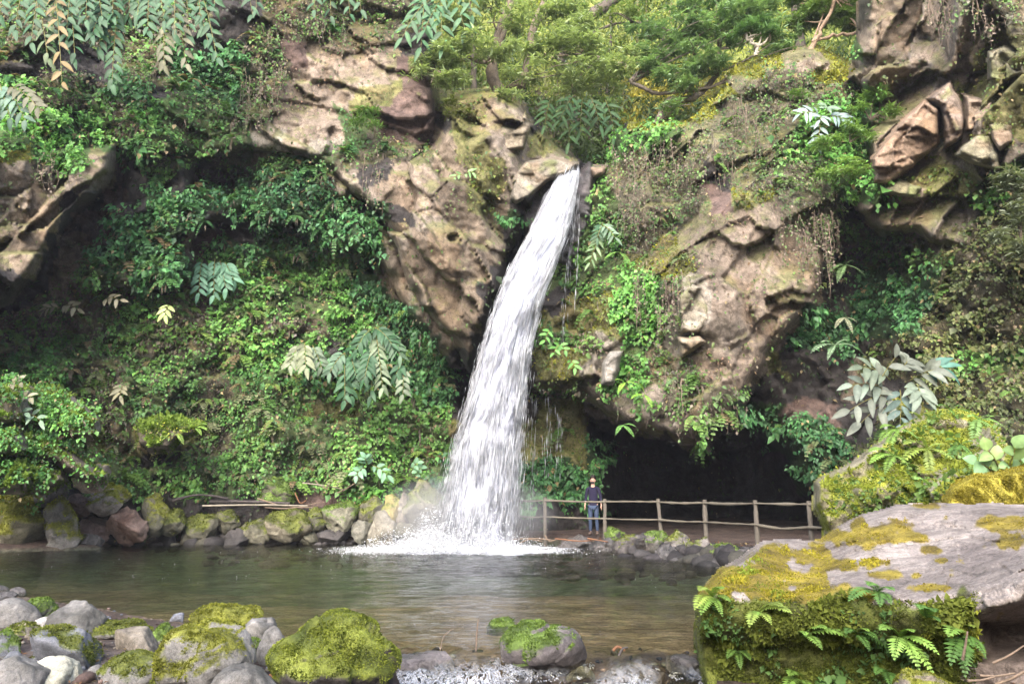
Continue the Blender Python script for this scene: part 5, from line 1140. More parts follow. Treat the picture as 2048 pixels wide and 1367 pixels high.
def tree(name, label, group, base, trunks, pads, seed, leaf=(.24, .2), ca=(.05, .09, .03), cb=(.2, .3, .09), dens=1.0, bark=(.15, .12, .09), mat=None, twigs=True, k=8):
    r = np.random.default_rng(seed); b = P(*base)
    e = empty(name, tuple(b), label, "tree", group)
    nodes = []
    for i, (pts, r0, r1) in enumerate(trunks):
        a = Acc(); pp = smooth_path([P(*q) - b for q in pts], 14); pp[1:-1] += r.normal(0, .03, (12, 3))
        tube(a, pp, np.linspace(r0, r1, 14), 9, bark, wob=.5, seed=seed + i); nodes.append(pp)
        a.build("trunk" if i == 0 else "limb", M_BARK, e)
    nodes = np.concatenate(nodes)
    if pads:
        a = Acc(); tw = Acc()
        for (x, y, rx, ry, Yp) in pads:
            c = P(x, y, Yp) - b; sx, sz = rx * Yp / FPX, ry * Yp / FPX; sy = sx * .8
            n = int(dens * 26 * rx * ry / 1000 * 8); 
            u = nrm(r.normal(0, 1, (n, 3))) * (r.random((n, 1)) ** .4); q = u * np.array([sx, sy, sz])
            q[:, 2] += fbm(q + c, .8, 2, seed) * sz * .6 - .12 * (q[:, 0] / sx) ** 2 * sz
            edge = 1 - .35 * np.clip(fbm(q + c, .9, 2, seed + 4), -1, 1); q[:, :2] *= edge[:, None]
            keep = fbm(q + c, .55, 2, seed + 2) > -.28; q = q[keep]; u = u[keep]
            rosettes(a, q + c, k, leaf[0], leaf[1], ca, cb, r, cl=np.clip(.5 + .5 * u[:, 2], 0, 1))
            if twigs:
                j = np.argmin(((nodes - c) ** 2).sum(1)); 
                for z in range(3):
                    tip = c + np.array([r.normal(0, sx * .5), r.normal(0, sy * .4), -sz * .3]); p0 = nodes[min(max(j + r.integers(-2, 3), 0), len(nodes) - 1)]
                    pm = (p0 + tip) / 2 + r.normal(0, .12, 3)
                    tube(tw, smooth_path([p0, pm, tip], 8), np.linspace(.045, .012, 8), 5, np.array(bark) * 1.1)
        a.build("crown", mat or M_TREE, e)
        if twigs: tw.build("twigs", M_BARK, e)
    return e
TG = "trees above the waterfall"
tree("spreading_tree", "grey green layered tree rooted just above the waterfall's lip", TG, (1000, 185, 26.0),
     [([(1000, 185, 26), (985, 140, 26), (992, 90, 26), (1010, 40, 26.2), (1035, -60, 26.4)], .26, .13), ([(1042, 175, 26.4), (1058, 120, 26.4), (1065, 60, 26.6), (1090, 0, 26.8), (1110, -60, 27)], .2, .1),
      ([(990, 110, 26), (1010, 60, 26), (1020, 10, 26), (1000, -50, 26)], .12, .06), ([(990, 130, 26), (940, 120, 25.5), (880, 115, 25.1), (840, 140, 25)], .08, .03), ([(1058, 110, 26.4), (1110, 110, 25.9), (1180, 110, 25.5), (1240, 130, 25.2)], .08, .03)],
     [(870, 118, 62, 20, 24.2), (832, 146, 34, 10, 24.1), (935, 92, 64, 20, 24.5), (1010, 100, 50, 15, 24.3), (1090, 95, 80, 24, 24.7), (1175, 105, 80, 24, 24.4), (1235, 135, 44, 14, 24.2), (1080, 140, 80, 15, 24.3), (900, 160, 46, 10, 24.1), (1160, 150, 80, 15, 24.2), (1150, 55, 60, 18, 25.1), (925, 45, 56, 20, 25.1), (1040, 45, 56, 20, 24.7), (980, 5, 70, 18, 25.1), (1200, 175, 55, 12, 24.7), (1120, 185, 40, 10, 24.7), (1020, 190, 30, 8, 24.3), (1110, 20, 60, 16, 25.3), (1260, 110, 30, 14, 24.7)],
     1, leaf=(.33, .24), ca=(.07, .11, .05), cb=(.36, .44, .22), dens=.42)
tree("leaning_tree", "dark trunk leaning right at the top behind the spreading tree", TG, (1110, 120, 29), [([(1110, 130, 29), (1140, 80, 29), (1180, 35, 29), (1240, -10, 29), (1290, -60, 29)], .3, .2), ([(1150, 90, 29), (1200, 60, 29), (1260, 45, 29), (1320, 48, 29)], .08, .03)],
     [(1250, 25, 40, 12, 28.5), (1180, 20, 30, 12, 28.6)], 2, ca=(.06, .1, .03), cb=(.2, .28, .08), dens=.7, bark=(.12, .10, .085))
tree("evergreen_tree", "dense dark green tree left of the mossy peak", TG, (1330, 235, 26.5),
     [([(1310, 250, 26.5), (1335, 205, 26.5), (1390, 195, 26.3), (1430, 150, 26.2), (1440, 90, 26.2), (1440, 20, 26.2)], .16, .07), ([(1260, 160, 26.4), (1310, 185, 26.4), (1380, 182, 26.2), (1440, 165, 26.0)], .08, .05), ([(1390, 190, 26.3), (1400, 130, 26.3), (1370, 80, 26.2), (1330, 60, 26)], .08, .04)],
     [(1330, 95, 60, 26, 26), (1400, 60, 80, 30, 25.8), (1480, 35, 90, 30, 25.6), (1550, 70, 60, 22, 25.4), (1350, 150, 55, 20, 25.8), (1420, 125, 60, 22, 25.5), (1300, 60, 50, 22, 26.2), (1565, 105, 46, 12, 25), (1460, 85, 60, 18, 25.3), (1390, 100, 50, 18, 25.4), (1510, 10, 60, 20, 25.6), (1340, 215, 38, 10, 25.4), (1290, 130, 40, 16, 26), (1450, 5, 50, 16, 25.8), (1380, 15, 50, 18, 26.2), (1370, 175, 40, 10, 25.6)],
     3, leaf=(.33, .24), ca=(.035, .075, .035), cb=(.24, .37, .18), dens=.45, bark=(.13, .11, .09))
tree("small_tree", "little forked tree standing on the mossy peak", TG, (1512, 110, 23.6), [([(1512, 112, 23.6), (1512, 98, 23.6), (1500, 82, 23.6), (1490, 70, 23.7)], .07, .04), ([(1512, 98, 23.6), (1528, 84, 23.6), (1540, 72, 23.6)], .05, .03)],
     [(1490, 62, 40, 12, 23.6), (1545, 64, 36, 10, 23.5), (1515, 45, 40, 12, 23.8)], 4, ca=(.03, .08, .03), cb=(.15, .27, .11), bark=(.3, .27, .22))
tree("slanting_tree", "thin slanting tree behind the top of the mossy peak", TG, (1620, 100, 25), [([(1618, 105, 25), (1640, 65, 25), (1662, 20, 25), (1678, -50, 25)], .1, .07), ([(1625, 85, 25), (1660, 72, 25), (1700, 68, 25), (1730, 55, 25)], .07, .04)],
     [(1650, 30, 50, 24, 25.6), (1705, 40, 40, 22, 25.4), (1610, 40, 40, 20, 25.8), (1720, 10, 40, 24, 25.6), (1660, -10, 60, 20, 25.8), (1620, 0, 40, 20, 25.8)], 5, leaf=(.3, .24), ca=(.04, .08, .02), cb=(.18, .28, .08), bark=(.28, .2, .14))
GS = "green shrubs on the brow and flank of the hanging rock"
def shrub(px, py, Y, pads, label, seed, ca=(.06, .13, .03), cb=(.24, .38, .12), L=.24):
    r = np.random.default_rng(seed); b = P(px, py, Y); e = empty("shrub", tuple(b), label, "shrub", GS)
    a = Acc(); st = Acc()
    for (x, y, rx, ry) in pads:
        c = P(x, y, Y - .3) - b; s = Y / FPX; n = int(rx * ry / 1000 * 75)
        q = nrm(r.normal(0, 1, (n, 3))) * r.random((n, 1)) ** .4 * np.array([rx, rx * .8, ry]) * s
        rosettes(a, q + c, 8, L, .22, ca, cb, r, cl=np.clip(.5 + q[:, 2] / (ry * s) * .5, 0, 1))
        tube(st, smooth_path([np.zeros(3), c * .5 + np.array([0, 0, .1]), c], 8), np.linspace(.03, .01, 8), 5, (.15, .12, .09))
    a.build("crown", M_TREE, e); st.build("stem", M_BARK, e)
shrub(1740, 240, 21.4, [(1750, 190, 34, 14), (1720, 215, 22, 10), (1775, 222, 26, 8), (1790, 228, 14, 6)], "shrub growing against the brown wall right of the white leaved plant", 1)
shrub(1700, 285, 21.3, [(1715, 262, 30, 12), (1735, 275, 20, 8), (1700, 250, 18, 10)], "shrub just below right of the white leaved plant", 2)
shrub(1660, 300, 21.3, [(1650, 285, 28, 12), (1640, 295, 20, 8), (1672, 280, 16, 8)], "shrub in the middle of the hanging rock's right flank", 3)
shrub(1720, 340, 21.2, [(1675, 345, 36, 12), (1740, 345, 40, 12), (1765, 370, 26, 9), (1705, 328, 30, 8), (1645, 350, 20, 10)], "wide shrub beside the long tilted slab", 4, cb=(.28, .42, .14))
shrub(1600, 195, 22.6, [(1605, 188, 24, 6), (1585, 190, 12, 5)], "flat little shrub above the white leaved plant", 5)
shrub(720, 235, 24.2, [(735, 225, 24, 14), (715, 245, 20, 12), (748, 250, 18, 10)], "green shrub on the pinkish brow left of the red earth", 6, cb=(.15, .26, .08))
shrub(2042, 480, 18.2, [(2020, 360, 30, 30), (2035, 430, 24, 34), (2000, 470, 14, 20), (2045, 390, 20, 30), (2040, 500, 20, 24)], "grey green leafy shrub at the right edge below the cracked cliff", 7, ca=(.05, .07, .04), cb=(.22, .25, .17))
shrub(960, 220, 24.4, [(905, 205, 24, 10), (925, 225, 22, 10), (895, 225, 14, 10)], "olive shrub on the left shoulder of the buttress under the spreading tree", 8, ca=(.05, .07, .02), cb=(.17, .2, .06))

# wood beyond the lip: ground, trunks, and bamboo leaves with sunlight put into their colour
def up_col(px, py, Pt, nn, sd):
    t = np.clip(.5 + .6 * fbm(Pt, 1.2, 4, 5), 0, 1)[..., None]
    c = np.array([.03, .026, .015]) * (1 - t) + np.array([.09, .07, .04]) * t
    f = sstep(190, 90, py + 30 * fbm2(px, py, 60, 3, 2))[..., None]
    return c * (1 - f) + (np.array([.10, .11, .02]) * (1 - t) + np.array([.19, .22, .05]) * t) * f
UP = [(780, -400), (1800, -400), (1800, 380), (1000, 380), (780, 300)]
S_UP = relief("hillside", UP, lambda x, y: 31 + (330 - y) * .040 + 0 * x, 8, 1.5, 30, .5, .3, .2, 303, colfn=up_col)
tag(S_UP['o'], None, None, None, "structure")
r = np.random.default_rng(5); a = Acc()
def leafmass(a, n, xr, yr, Yr, L, ca, cb, thr, seed):
    r = np.random.default_rng(seed)
    px = r.uniform(*xr, n); py = r.uniform(*yr, n); YY = r.uniform(*Yr, n); q = P(px, py, YY)
    w = fbm(q * np.array([1, 1, .8]), 1.5, 3, seed); k = w > thr; q = q[k]; m = len(q)
    t = np.clip(.5 + .6 * fbm(q, 2.5, 2, seed + 3) + r.normal(0, .25, m), 0, 1)[:, None]
    d = np.stack([r.normal(0, .6, m), r.normal(0, .6, m), -r.random(m) - .1], -1); LL = L * r.uniform(.6, 1.4, m)
    v, f, c = kites(q, d, r.normal(0, 1, (m, 3)) + np.array([0, -.6, .3]), LL, LL * .28, np.array(ca) * (1 - t) + np.array(cb) * t); a.add(v, f, c)
leafmass(a, 26000, (820, 1760), (-60, 200), (30, 36), .34, (.10, .15, .03), (.38, .43, .12), -.1, 71)
leafmass(a, 9000, (1240, 1500), (120, 260), (29, 33), .3, (.2, .2, .04), (.52, .47, .13), .0, 72)
tag(a.build("bamboo_leaves", M_SUNLEAF), "sunlit yellow green bamboo and tree leaves filling the wood above the falls", None, None, "stuff")
a = Acc()
leafmass(a, 22000, (820, 1760), (-60, 230), (28.5, 31), .28, (.03, .06, .015), (.14, .21, .05), .12, 73)
leafmass(a, 9000, (1050, 1460), (190, 330), (28, 30.5), .34, (.03, .05, .015), (.12, .19, .05), -.1, 74)
tag(a.build("undergrowth", M_TREE), "shaded undergrowth between the trunks above the falls", None, None, "stuff")
BT = "far trunks in the wood above the falls"
for i, (x0, x1, rr_, Yt, lab) in enumerate([(1215, 1222, .10, 31, "far thin trunk behind the leaning dark trunk"), (1268, 1275, .07, 32, "pale far stem left of the evergreen's crown"), (1296, 1290, .06, 33, "pale thin far stem right beside another"), (1600, 1592, .28, 30, "thick shaded far trunk above the mossy peak"), (1330, 1345, .09, 33, "far stem seen through the evergreen's crown"), (1160, 1150, .12, 32, "upright far trunk behind the spreading tree"), (950, 930, .14, 30, "far trunk behind the left part of the spreading tree")]):
    tree("far_tree", lab, BT, (x0, 170, Yt), [([(x0, 190, Yt), ((x0 + x1) / 2 + 3, 90, Yt), (x1, -80, Yt)], rr_, rr_ * .7)], [], 40 + i, bark=(.2, .17, .09) if rr_ < .1 else (.09, .075, .06))

# ---------------------------------------------------------------- waterfall
lip_poly = [(1035, 405), (1062, 372), (1095, 352), (1130, 344), (1160, 346), (1178, 328), (1198, 345), (1188, 440), (1150, 545), (1090, 520), (1050, 465)]
def wet_col(px, py, Pt, nn, sd):
    t = np.clip(.5 + .7 * fbm(Pt, .4, 4, 5), 0, 1)[..., None]
    return np.array([.02, .018, .02]) * (1 - t) + np.array([.10, .085, .09]) * t
s = relief("wet_rock", lip_poly, lambda x, y: 25.1 + 0 * x, 4, 2.0, 14, .25, .25, .1, 313, warp=5, colfn=wet_col, mat=M_WETSTONE, sc=.6)
tag(s['o'], "black wet rock behind the top of the waterfall", "rock")
WT = [(340, 1128, 1160), (360, 1108, 1160), (390, 1090, 1160), (430, 1068, 1156), (470, 1052, 1145), (520, 1022, 1124), (570, 1002, 1108), (600, 988, 1094), (650, 972, 1086), (700, 958, 1071), (750, 946, 1066), (800, 934, 1058), (850, 921, 1052), (900, 908, 1047), (950, 901, 1042), (1000, 892, 1037), (1050, 884, 1030), (1110, 872, 1022)]
wy_, wl_, wr_ = np.array(WT, float).T
def wpos(u, y, off=0.0):
    xl, xr = np.interp(y, wy_, wl_), np.interp(y, wy_, wr_); k_ = .13 * (xr - xl) * np.clip((np.asarray(y) - 330) / 60, .3, 1) * (1 - .35 * np.clip((np.asarray(y) - 700) / 300, 0, 1)); xl, xr = xl + k_ * .7, xr - k_ * 1.2
    Yc = 22.4 + 2.05 * (1 - np.clip((y - 340) / 330, 0, 1)) ** 1.6
    bul = np.sqrt(np.clip(1 - (2 * u - 1) ** 2, 0, 1)) * .45 * np.clip((y - 300) / 300, .3, 1)
    return P(xl + (xr - xl) * u, y, Yc - bul + off)
def fall_mat():
    m, nt, b, out = newmat("falling_water"); L = nt.links
    b.inputs["Base Color"].default_value = (.68, .70, .80, 1); b.inputs["Roughness"].default_value = .5; b.inputs["Specular IOR Level"].default_value = .3
    fl = N(nt, "Attribute", attribute_name="flow"); ed = N(nt, "Attribute", attribute_name="edge")
    n1 = noise(nt, 1.0, 7, .68, fl.outputs["Vector"], .1)
    ad = N(nt, "Math", operation='ADD'); L.new(n1.outputs[0], ad.inputs[0]); L.new(ed.outputs["Fac"], ad.inputs[1])
    al = ramp(nt, ad.outputs[0], [(.33, 0), (.62, .95)])
    L.new(mul(nt, ramp(nt, n1.outputs[0], [(.3, .62), (.6, 1.0)]).outputs[0], (.72, .74, .84)), b.inputs["Base Color"])
    tl = N(nt, "BsdfTranslucent"); tl.inputs[0].default_value = (.68, .7, .77, 1)
    mm = N(nt, "MixShader"); mm.inputs[0].default_value = .35; L.new(b.outputs[0], mm.inputs[1]); L.new(tl.outputs[0], mm.inputs[2])
    tr = N(nt, "BsdfTransparent"); mx = N(nt, "MixShader"); L.new(al.outputs[0], mx.inputs[0]); L.new(tr.outputs[0], mx.inputs[1]); L.new(mm.outputs[0], mx.inputs[2])
    L.new(mx.outputs[0], out.inputs[0])
    return m
M_FALL = fall_mat()
M_DROP = leaf_mat("water_drops", .25, .35, .6, (1, 1, 1))
wf = empty("waterfall", tuple(P(940, 1105, 22.4)), "white waterfall curving down left into the pool", "waterfall"); wo = np.array(wf.location)
for li, (offs, e0, sc_) in enumerate([(.28, .06, 1.0), (0.0, -.04, 1.3), (-.22, -.10, 1.7)]):
    us = np.linspace(0, 1, 60); yy = np.linspace(342, 1108, 330); U, YV = np.meshgrid(us, yy)
    pw = wpos(U, YV, offs); pw[..., 0] += fbm(np.stack([U * 2.5, YV / 34, U * 0 + li * 5 + 3], -1), 1, 4, li + 13) * .09 * np.clip((YV - 360) / 200, .15, 1); nz = fbm(np.stack([U * 5, YV / 60, U * 0 + li * 9], -1), 1, 4, li + 3)
    pw[..., 1] += nz * .22 * np.clip((YV - 340) / 200, .2, 1)
    edge = e0 + .22 * np.clip(1 - np.abs(2 * U - 1), 0, 1) ** .5 - .20 * (np.abs(2 * U - 1) > .995) - .16 * np.clip(np.abs(2 * U - 1) - .55, 0, 1) / .45
    # open gap of dark rock near the top right
    idx = np.arange(U.size).reshape(U.shape); f = np.stack([idx[:-1, :-1], idx[1:, :-1], idx[1:, 1:], idx[:-1, 1:]], -1).reshape(-1, 4)
    o = mesh_np("water_sheet", pw.reshape(-1, 3) - wo, f, M_FALL, wf, attrs={"edge": edge})
    fv = np.stack([U * 13 * sc_ + li * 7, YV / 105 * sc_ + 0 * U, np.full(U.shape, li * 5.0)], -1).astype(np.float32)
    at = o.data.attributes.new("flow", 'FLOAT_VECTOR', 'POINT'); at.data.foreach_set("vector", fv.ravel())
def spindles(acc, p0, p1, w, col):
    n = len(p0); d = nrm(p1 - p0); s = nrm(np.cross(d, np.array([0, 1, 0.01]))); b = np.cross(d, s); m = p0 * .6 + p1 * .4
    v = np.stack([p0] + [m + (s * math.cos(a_) + b * math.sin(a_)) * w[:, None] for a_ in (0, 2.09, 4.19)] + [p1], 1)
    k = (np.arange(n) * 5)[:, None]
    f = np.concatenate([k + np.array([[0, 1, 2]]), k + np.array([[0, 2, 3]]), k + np.array([[0, 3, 1]]), k + np.array([[4, 2, 1]]), k + np.array([[4, 3, 2]]), k + np.array([[4, 1, 3]])])
    acc.add(v.reshape(-1, 3), f, np.repeat(col, 5, 0))
r = np.random.default_rng(77); a = Acc(); n = 15000
y = 345 + 760 * r.random(n) ** .85; u = np.where(r.random(n) < .62, r.beta(2.0, 2.0, n), np.where(r.random(n) < .5, r.normal(.03, .05, n), r.normal(.97, .05, n)))
cl = fbm(np.stack([u * 4, y / 45, u * 0], -1), 1, 3, 8); k = cl > -.25 + r.normal(0, .2, n); y, u = y[k], u[k]; n = len(y)
ln = (22 + 75 * r.random(n)) * (.5 + .5 * np.clip((y - 340) / 300, 0, 1)); off = r.normal(0, .25, n)
p0 = wpos(u, y - ln / 2, off); p1 = wpos(u, np.minimum(y + ln / 2, 1112), off)
g = r.uniform(.6, .88, (n, 1)); spindles(a, p0 - wo, p1 - wo, .004 + .010 * r.random(n) ** 2, g * np.array([.93, .95, 1.0]))
n = 4200; y = 345 + 760 * r.random(n) ** .7; sd_ = np.where(r.random(n) < .5, -1, 1); u = .5 + sd_ * (.5 + np.abs(r.normal(0, .07, n)) * np.clip((y - 300) / 500, .2, 1.3))
ln = 10 + 26 * r.random(n); off = r.normal(0, .35, n); p0 = wpos(u, y - ln / 2, off); p1 = wpos(u, np.minimum(y + ln / 2, 1112), off)
spindles(a, p0 - wo, p1 - wo, .003 + .004 * r.random(n), r.uniform(.5, .8, (n, 1)) * np.array([.93, .95, 1.0]))
a.build("water_streaks", M_DROP, wf)
# thin strands to the right of the main stream
for (x0, y0, x1, y1, w) in [(1150, 385, 1125, 690, 10), (1158, 400, 1132, 560, 5), (1146, 370, 1118, 520, 14), (1160, 430, 1150, 620, 3), (1120, 830, 1118, 960, 14), (1098, 800, 1092, 960, 14), (1070, 800, 1062, 1060, 16)]:
    a = Acc(); n = int(22 * abs(y1 - y0) / 100) + 10; t = r.random(n); xx = x0 + (x1 - x0) * t + r.normal(0, w * .3, n); yv = y0 + (y1 - y0) * t; l = 10 + 26 * r.random(n)
    Yv = 24.0 if y0 < 600 else 24.6
    spindles(a, P(xx, yv - l / 2, Yv) - wo, P(xx - .6, yv + l / 2, Yv - .02) - wo, .004 + .006 * r.random(n), r.uniform(.4, .65, (n, 1)) * np.array([.93, .95, 1.0]))
    tag(a.build("side_strand", M_DROP, wf), kind="stuff")
# splash thrown up where it lands, and foam lying on the pool
a = Acc(); v0, f0 = (lambda: (np.array([[1, 0, 0], [-1, 0, 0], [0, 1, 0], [0, -1, 0], [0, 0, 1], [0, 0, -1.0]]), np.array([[0, 2, 4], [2, 1, 4], [1, 3, 4], [3, 0, 4], [2, 0, 5], [1, 2, 5], [3, 1, 5], [0, 3, 5]])))()
def drops(a, q, s, col):
    n = len(q); v = v0[None] * s[:, None, None] * np.array([1, 1, .8]) + q[:, None]; f = f0[None] + (np.arange(n) * len(v0))[:, None, None]
    a.add(v.reshape(-1, 3), f.reshape(-1, 3), np.repeat(col, len(v0), 0))
def splash(px, py, w, h, n, Y, s, jit=.9):
    x = r.normal(0, 1, n) * w; t = r.exponential(.35, n); t = np.minimum(t, 1.6); yy = py - h * t * np.exp(-(x / w) ** 2 * .4) + r.normal(0, 3, n)
    q = P(px + x, np.minimum(yy, 1118), Y + r.normal(0, jit, n)); q[:, 2] = np.maximum(q[:, 2], .01)
    drops(a, q, s * np.exp(r.normal(0, .5, n)), r.uniform(.6, .9, (n, 1)) * np.array([.95, .97, 1.0]))
splash(945, 1102, 55, 66, 14000, 22.1, .010); splash(862, 1103, 36, 52, 15000, 22.0, .011); splash(800, 1105, 50, 30, 8000, 21.9, .009); splash(1025, 1103, 50, 26, 3000, 22.1, .008); splash(1100, 1106, 45, 8, 700, 21.8, .007)
splash(740, 1108, 40, 5, 700, 21.4, .008)
tag(a.build("splash", M_DROP), "white spray thrown up where the waterfall hits the pool", None, None, "stuff")
a = Acc()
n = 900; px = r.uniform(0, 1450, n); py = 1100 + 190 * r.random(n) ** 1.6; YY = yground(py); q = P(px, py, YY); q[:, 2] = .012
w = (r.random(n) ** 3 * .012 + .003) * np.clip(YY / 20, .3, 1)
k = sdf_poly(POOL, q[:, 0], q[:, 1]) > .1; k &= fbm(q, 1.5, 2, 6) > .0; q, w = q[k], w[k]
drops(a, q, w, np.full((len(q), 3), .55)); tag(a.build("bubbles", M_DROP), "specks of foam drifting on the pool", None, None, "stuff")
# mist hanging round the foot of the fall
vm = bpy.data.materials.new("mist"); vm.use_nodes = True; nt = vm.node_tree; nt.nodes.remove(nt.nodes["Principled BSDF"])
pv = nt.nodes.new("ShaderNodeVolumePrincipled"); pv.inputs["Density"].default_value = .22; tcv = nt.nodes.new("ShaderNodeTexCoord"); vl = nt.nodes.new("ShaderNodeVectorMath"); vl.operation = "LENGTH"; dv_ = nt.nodes.new("ShaderNodeVectorMath"); dv_.operation = "MULTIPLY"; dv_.inputs[1].default_value = (1 / 2.9, 1 / 1.3, 1 / 1.3); nt.links.new(tcv.outputs["Object"], dv_.inputs[0]); nt.links.new(dv_.outputs[0], vl.inputs[0]); mr = nt.nodes.new("ShaderNodeMapRange"); mr.inputs[1].default_value = 1.0; mr.inputs[2].default_value = .1; mr.inputs[3].default_value = 0; mr.inputs[4].default_value = .8; nt.links.new(vl.outputs["Value"], mr.inputs[0]); nt.links.new(mr.outputs[0], pv.inputs["Density"]); pv.inputs["Color"].default_value = (.9, .92, .97, 1); nt.links.new(pv.outputs[0], nt.nodes["Material Output"].inputs["Volume"])
v, f = ico(4); mc = P(930, 1075, 22.6)
o = mesh_np("mist", v * np.array([2.9, 1.3, 1.3]), f, vm); o.location = (mc[0], mc[1], 1.0); tag(o, "soft mist round the foot of the waterfall", None, None, "stuff")

# foam crests in the rapids
a = Acc(); n = 5200
px = r.uniform(800, 1420, n); base_y = 1300 + 10 * np.sin(px / 60) + 14 * (px > 1180); py = base_y + r.exponential(22, n)
k = (py < 1372) & (fbm2(px, py, 30, 3, 12) > -.02); px, py = px[k], py[k]; YY = yground(py, -.14); q = P(px, py, YY)
n = len(q); d = np.stack([r.normal(0, .5, n), -np.ones(n), r.normal(-.15, .2, n)], -1); l = .02 + .05 * r.random(n)
spindles(a, q, q + nrm(d) * l[:, None], .003 + .006 * r.random(n), r.uniform(.4, .7, (n, 1)) * np.array([.94, .95, 1.0]))
tag(a.build("rapids_foam", M_DROP), "broken white water spilling between the stones at the bottom", None, None, "stuff")

# ---------------------------------------------------------------- wooden railing
M_WOOD = plain_mat("weathered_wood", (.095, .083, .068), .85, 9, .4, .5, .01, (8, 8, .8))
M_WOODR = plain_mat("weathered_rail", (.11, .097, .075), .85, 9, .4, .5, .01, (.8, 8, 8))
posts = [(1036, 24.2), (1090, 23.5), (1210, 22.9), (1316, 21.6), (1409, 20.3), (1510, 18.2), (1617, 16.9), (1712, 16.0)]
fe = empty("wooden_railing", tuple(P(1316, 1080, 21.6)), "rustic log railing along the path in front of the dark cave", "railing"); fo = np.array(fe.location)
tp, mpn = [], []
topy = {1036: 1000, 1090: 1000, 1210: 1003, 1316: 1003, 1409: 1005, 1510: 1006, 1617: 1008, 1712: 1010}
r = np.random.default_rng(3)
for (x, YY) in posts:
    a = Acc(); zt = P(x, topy[x] - 5, YY); zb = np.array([zt[0] + r.normal(0, .02), YY, gz_at(zt[0], YY) - .25])
    tube(a, smooth_path([zt + np.array([0, 0, .02]), (zt + zb) / 2 + np.array([r.normal(0, .012), 0, 0]), zb], 14), np.linspace(.054, .064, 14) * r.uniform(.9, 1.1), 12, (1, 1, 1), wob=.25, seed=int(x))
    a.build("post", M_WOOD, fe, origin=fo)
    tp.append(P(x, topy[x], YY - .03)); mpn.append(P(x, topy[x] + (topy[x] * 0 + 1479 * .52 / YY), YY - .03))
for arr, rad in ((tp, .036), (mpn, .032)):
    for i in range(len(arr) - 1):
        a = Acc(); p, q = arr[i], arr[i + 1]; m = (p + q) / 2 + np.array([0, 0, r.normal(-.02, .015)])
        tube(a, smooth_path([p, m, q], 16), np.linspace(rad, rad * .8, 16) * (1 + .12 * np.sin(np.arange(16) * 1.7 + i * 2)), 10, (1, 1, 1), wob=.6, seed=i)
        a.build("rail", M_WOODR, fe, origin=fo)

# ---------------------------------------------------------------- the visitor
def skin_obj(name, verts, edges, mat, parent, sub=2, root=0):
    me = bpy.data.meshes.new(name); me.from_pydata([v[:3] for v in verts], edges, []); me.materials.append(mat)
    o = bpy.data.objects.new(name, me); COL.objects.link(o); o.parent = parent
    md = o.modifiers.new("skin", 'SKIN'); md.use_smooth_shade = True
    for i, v in enumerate(verts):
        sv = me.skin_vertices[0].data[i]; sv.radius = (v[3], v[4] if len(v) > 4 else v[3]); sv.use_root = (i == root)
    s = o.modifiers.new("sub", 'SUBSURF'); s.levels = sub; s.render_levels = sub
    return o
M_SKIN = plain_mat("skin", (.36, .23, .175), .55, 30, .08, .05, .002)
M_SHIRT = plain_mat("navy_knit", (.011, .009, .027), .9, 120, .25, .3, .004)
M_JEANS = plain_mat("blue_denim", (.032, .047, .085), .85, 90, .3, .2, .004)
M_SHOE = plain_mat("brown_suede", (.085, .06, .05), .85, 60, .2, .1, .003)
M_HAIR = plain_mat("dark_hair", (.018, .013, .012), .6, 80, .3, .4, .004)
fz = P(1188, 1069, 24.2)
pe = empty("person", tuple(fz), "bearded man in a navy jumper and jeans gazing up behind the log railing", "person")
pe.rotation_euler = (0, 0, math.radians(-14)); sc0 = 1.02; pe.scale = (sc0,) * 3
bv = [(0, 0, .94, .12, .10), (0, 0, 1.10, .115, .09), (0, .015, 1.28, .12, .09), (0, .02, 1.44, .06, .06), (0, .005, 1.53, .05, .052), (0, -.012, 1.605, .074, .078), (0, .0, 1.675, .086, .098), (0, .03, 1.725, .062, .066)]
be = [(0, 1), (1, 2), (2, 3), (3, 4), (4, 5), (5, 6), (6, 7)]
def addc(chain, start):
    prev = start
    for c in chain: bv.append(c); be.append((prev, len(bv) - 1)); prev = len(bv) - 1
    return prev
for s in (-1, 1):
    w = addc([(s * .10, .02, 1.40, .045), (s * .172, .02, 1.385, .042), (s * .228, .03, 1.15, .036), (s * .252, -.03, .93, .027, .022), (s * .262, -.05, .865, .034, .018)], 3)
    for k, (dx_, L_) in enumerate([(-.022, .075), (-.008, .085), (.006, .080), (.020, .065)]):
        addc([(s * .262, -.05 + dx_ * 1.2, .832, .0095), (s * .264, -.058 + dx_ * 1.3, .832 - L_ * .55, .0088), (s * .256, -.064 + dx_ * 1.3, .832 - L_, .0075)], w)
    addc([(s * .245, -.085, .862, .0115), (s * .236, -.100, .835, .0095), (s * .234, -.102, .812, .008)], w)
    addc([(s * .09, 0, .88, .085), (s * .098, -.01, .50, .052), (s * .105, .02, .10, .030), (s * .115, -.09, .045, .024, .02)], 0)
skin_obj("body", bv, be, M_SKIN, pe)
sv = [(0, 0, .84, .15, .12), (0, 0, .90, .165, .128), (0, 0, 1.02, .155, .118), (0, .01, 1.18, .16, .12), (0, .02, 1.34, .17, .125), (0, .02, 1.45, .115, .09), (0, .012, 1.495, .066, .062)]
se = [(0, 1), (1, 2), (2, 3), (3, 4), (4, 5), (5, 6)]
for s in (-1, 1):
    b_ = len(sv); sv += [(s * .175, .02, 1.405, .066), (s * .228, .03, 1.16, .052), (s * .243, .0, 1.04, .046), (s * .246, -.01, 1.005, .046)]; se += [(5, b_), (b_, b_ + 1), (b_ + 1, b_ + 2), (b_ + 2, b_ + 3)]
skin_obj("jumper", sv, se, M_SHIRT, pe)
tv = [(0, 0, .92, .15, .115)]; te = []
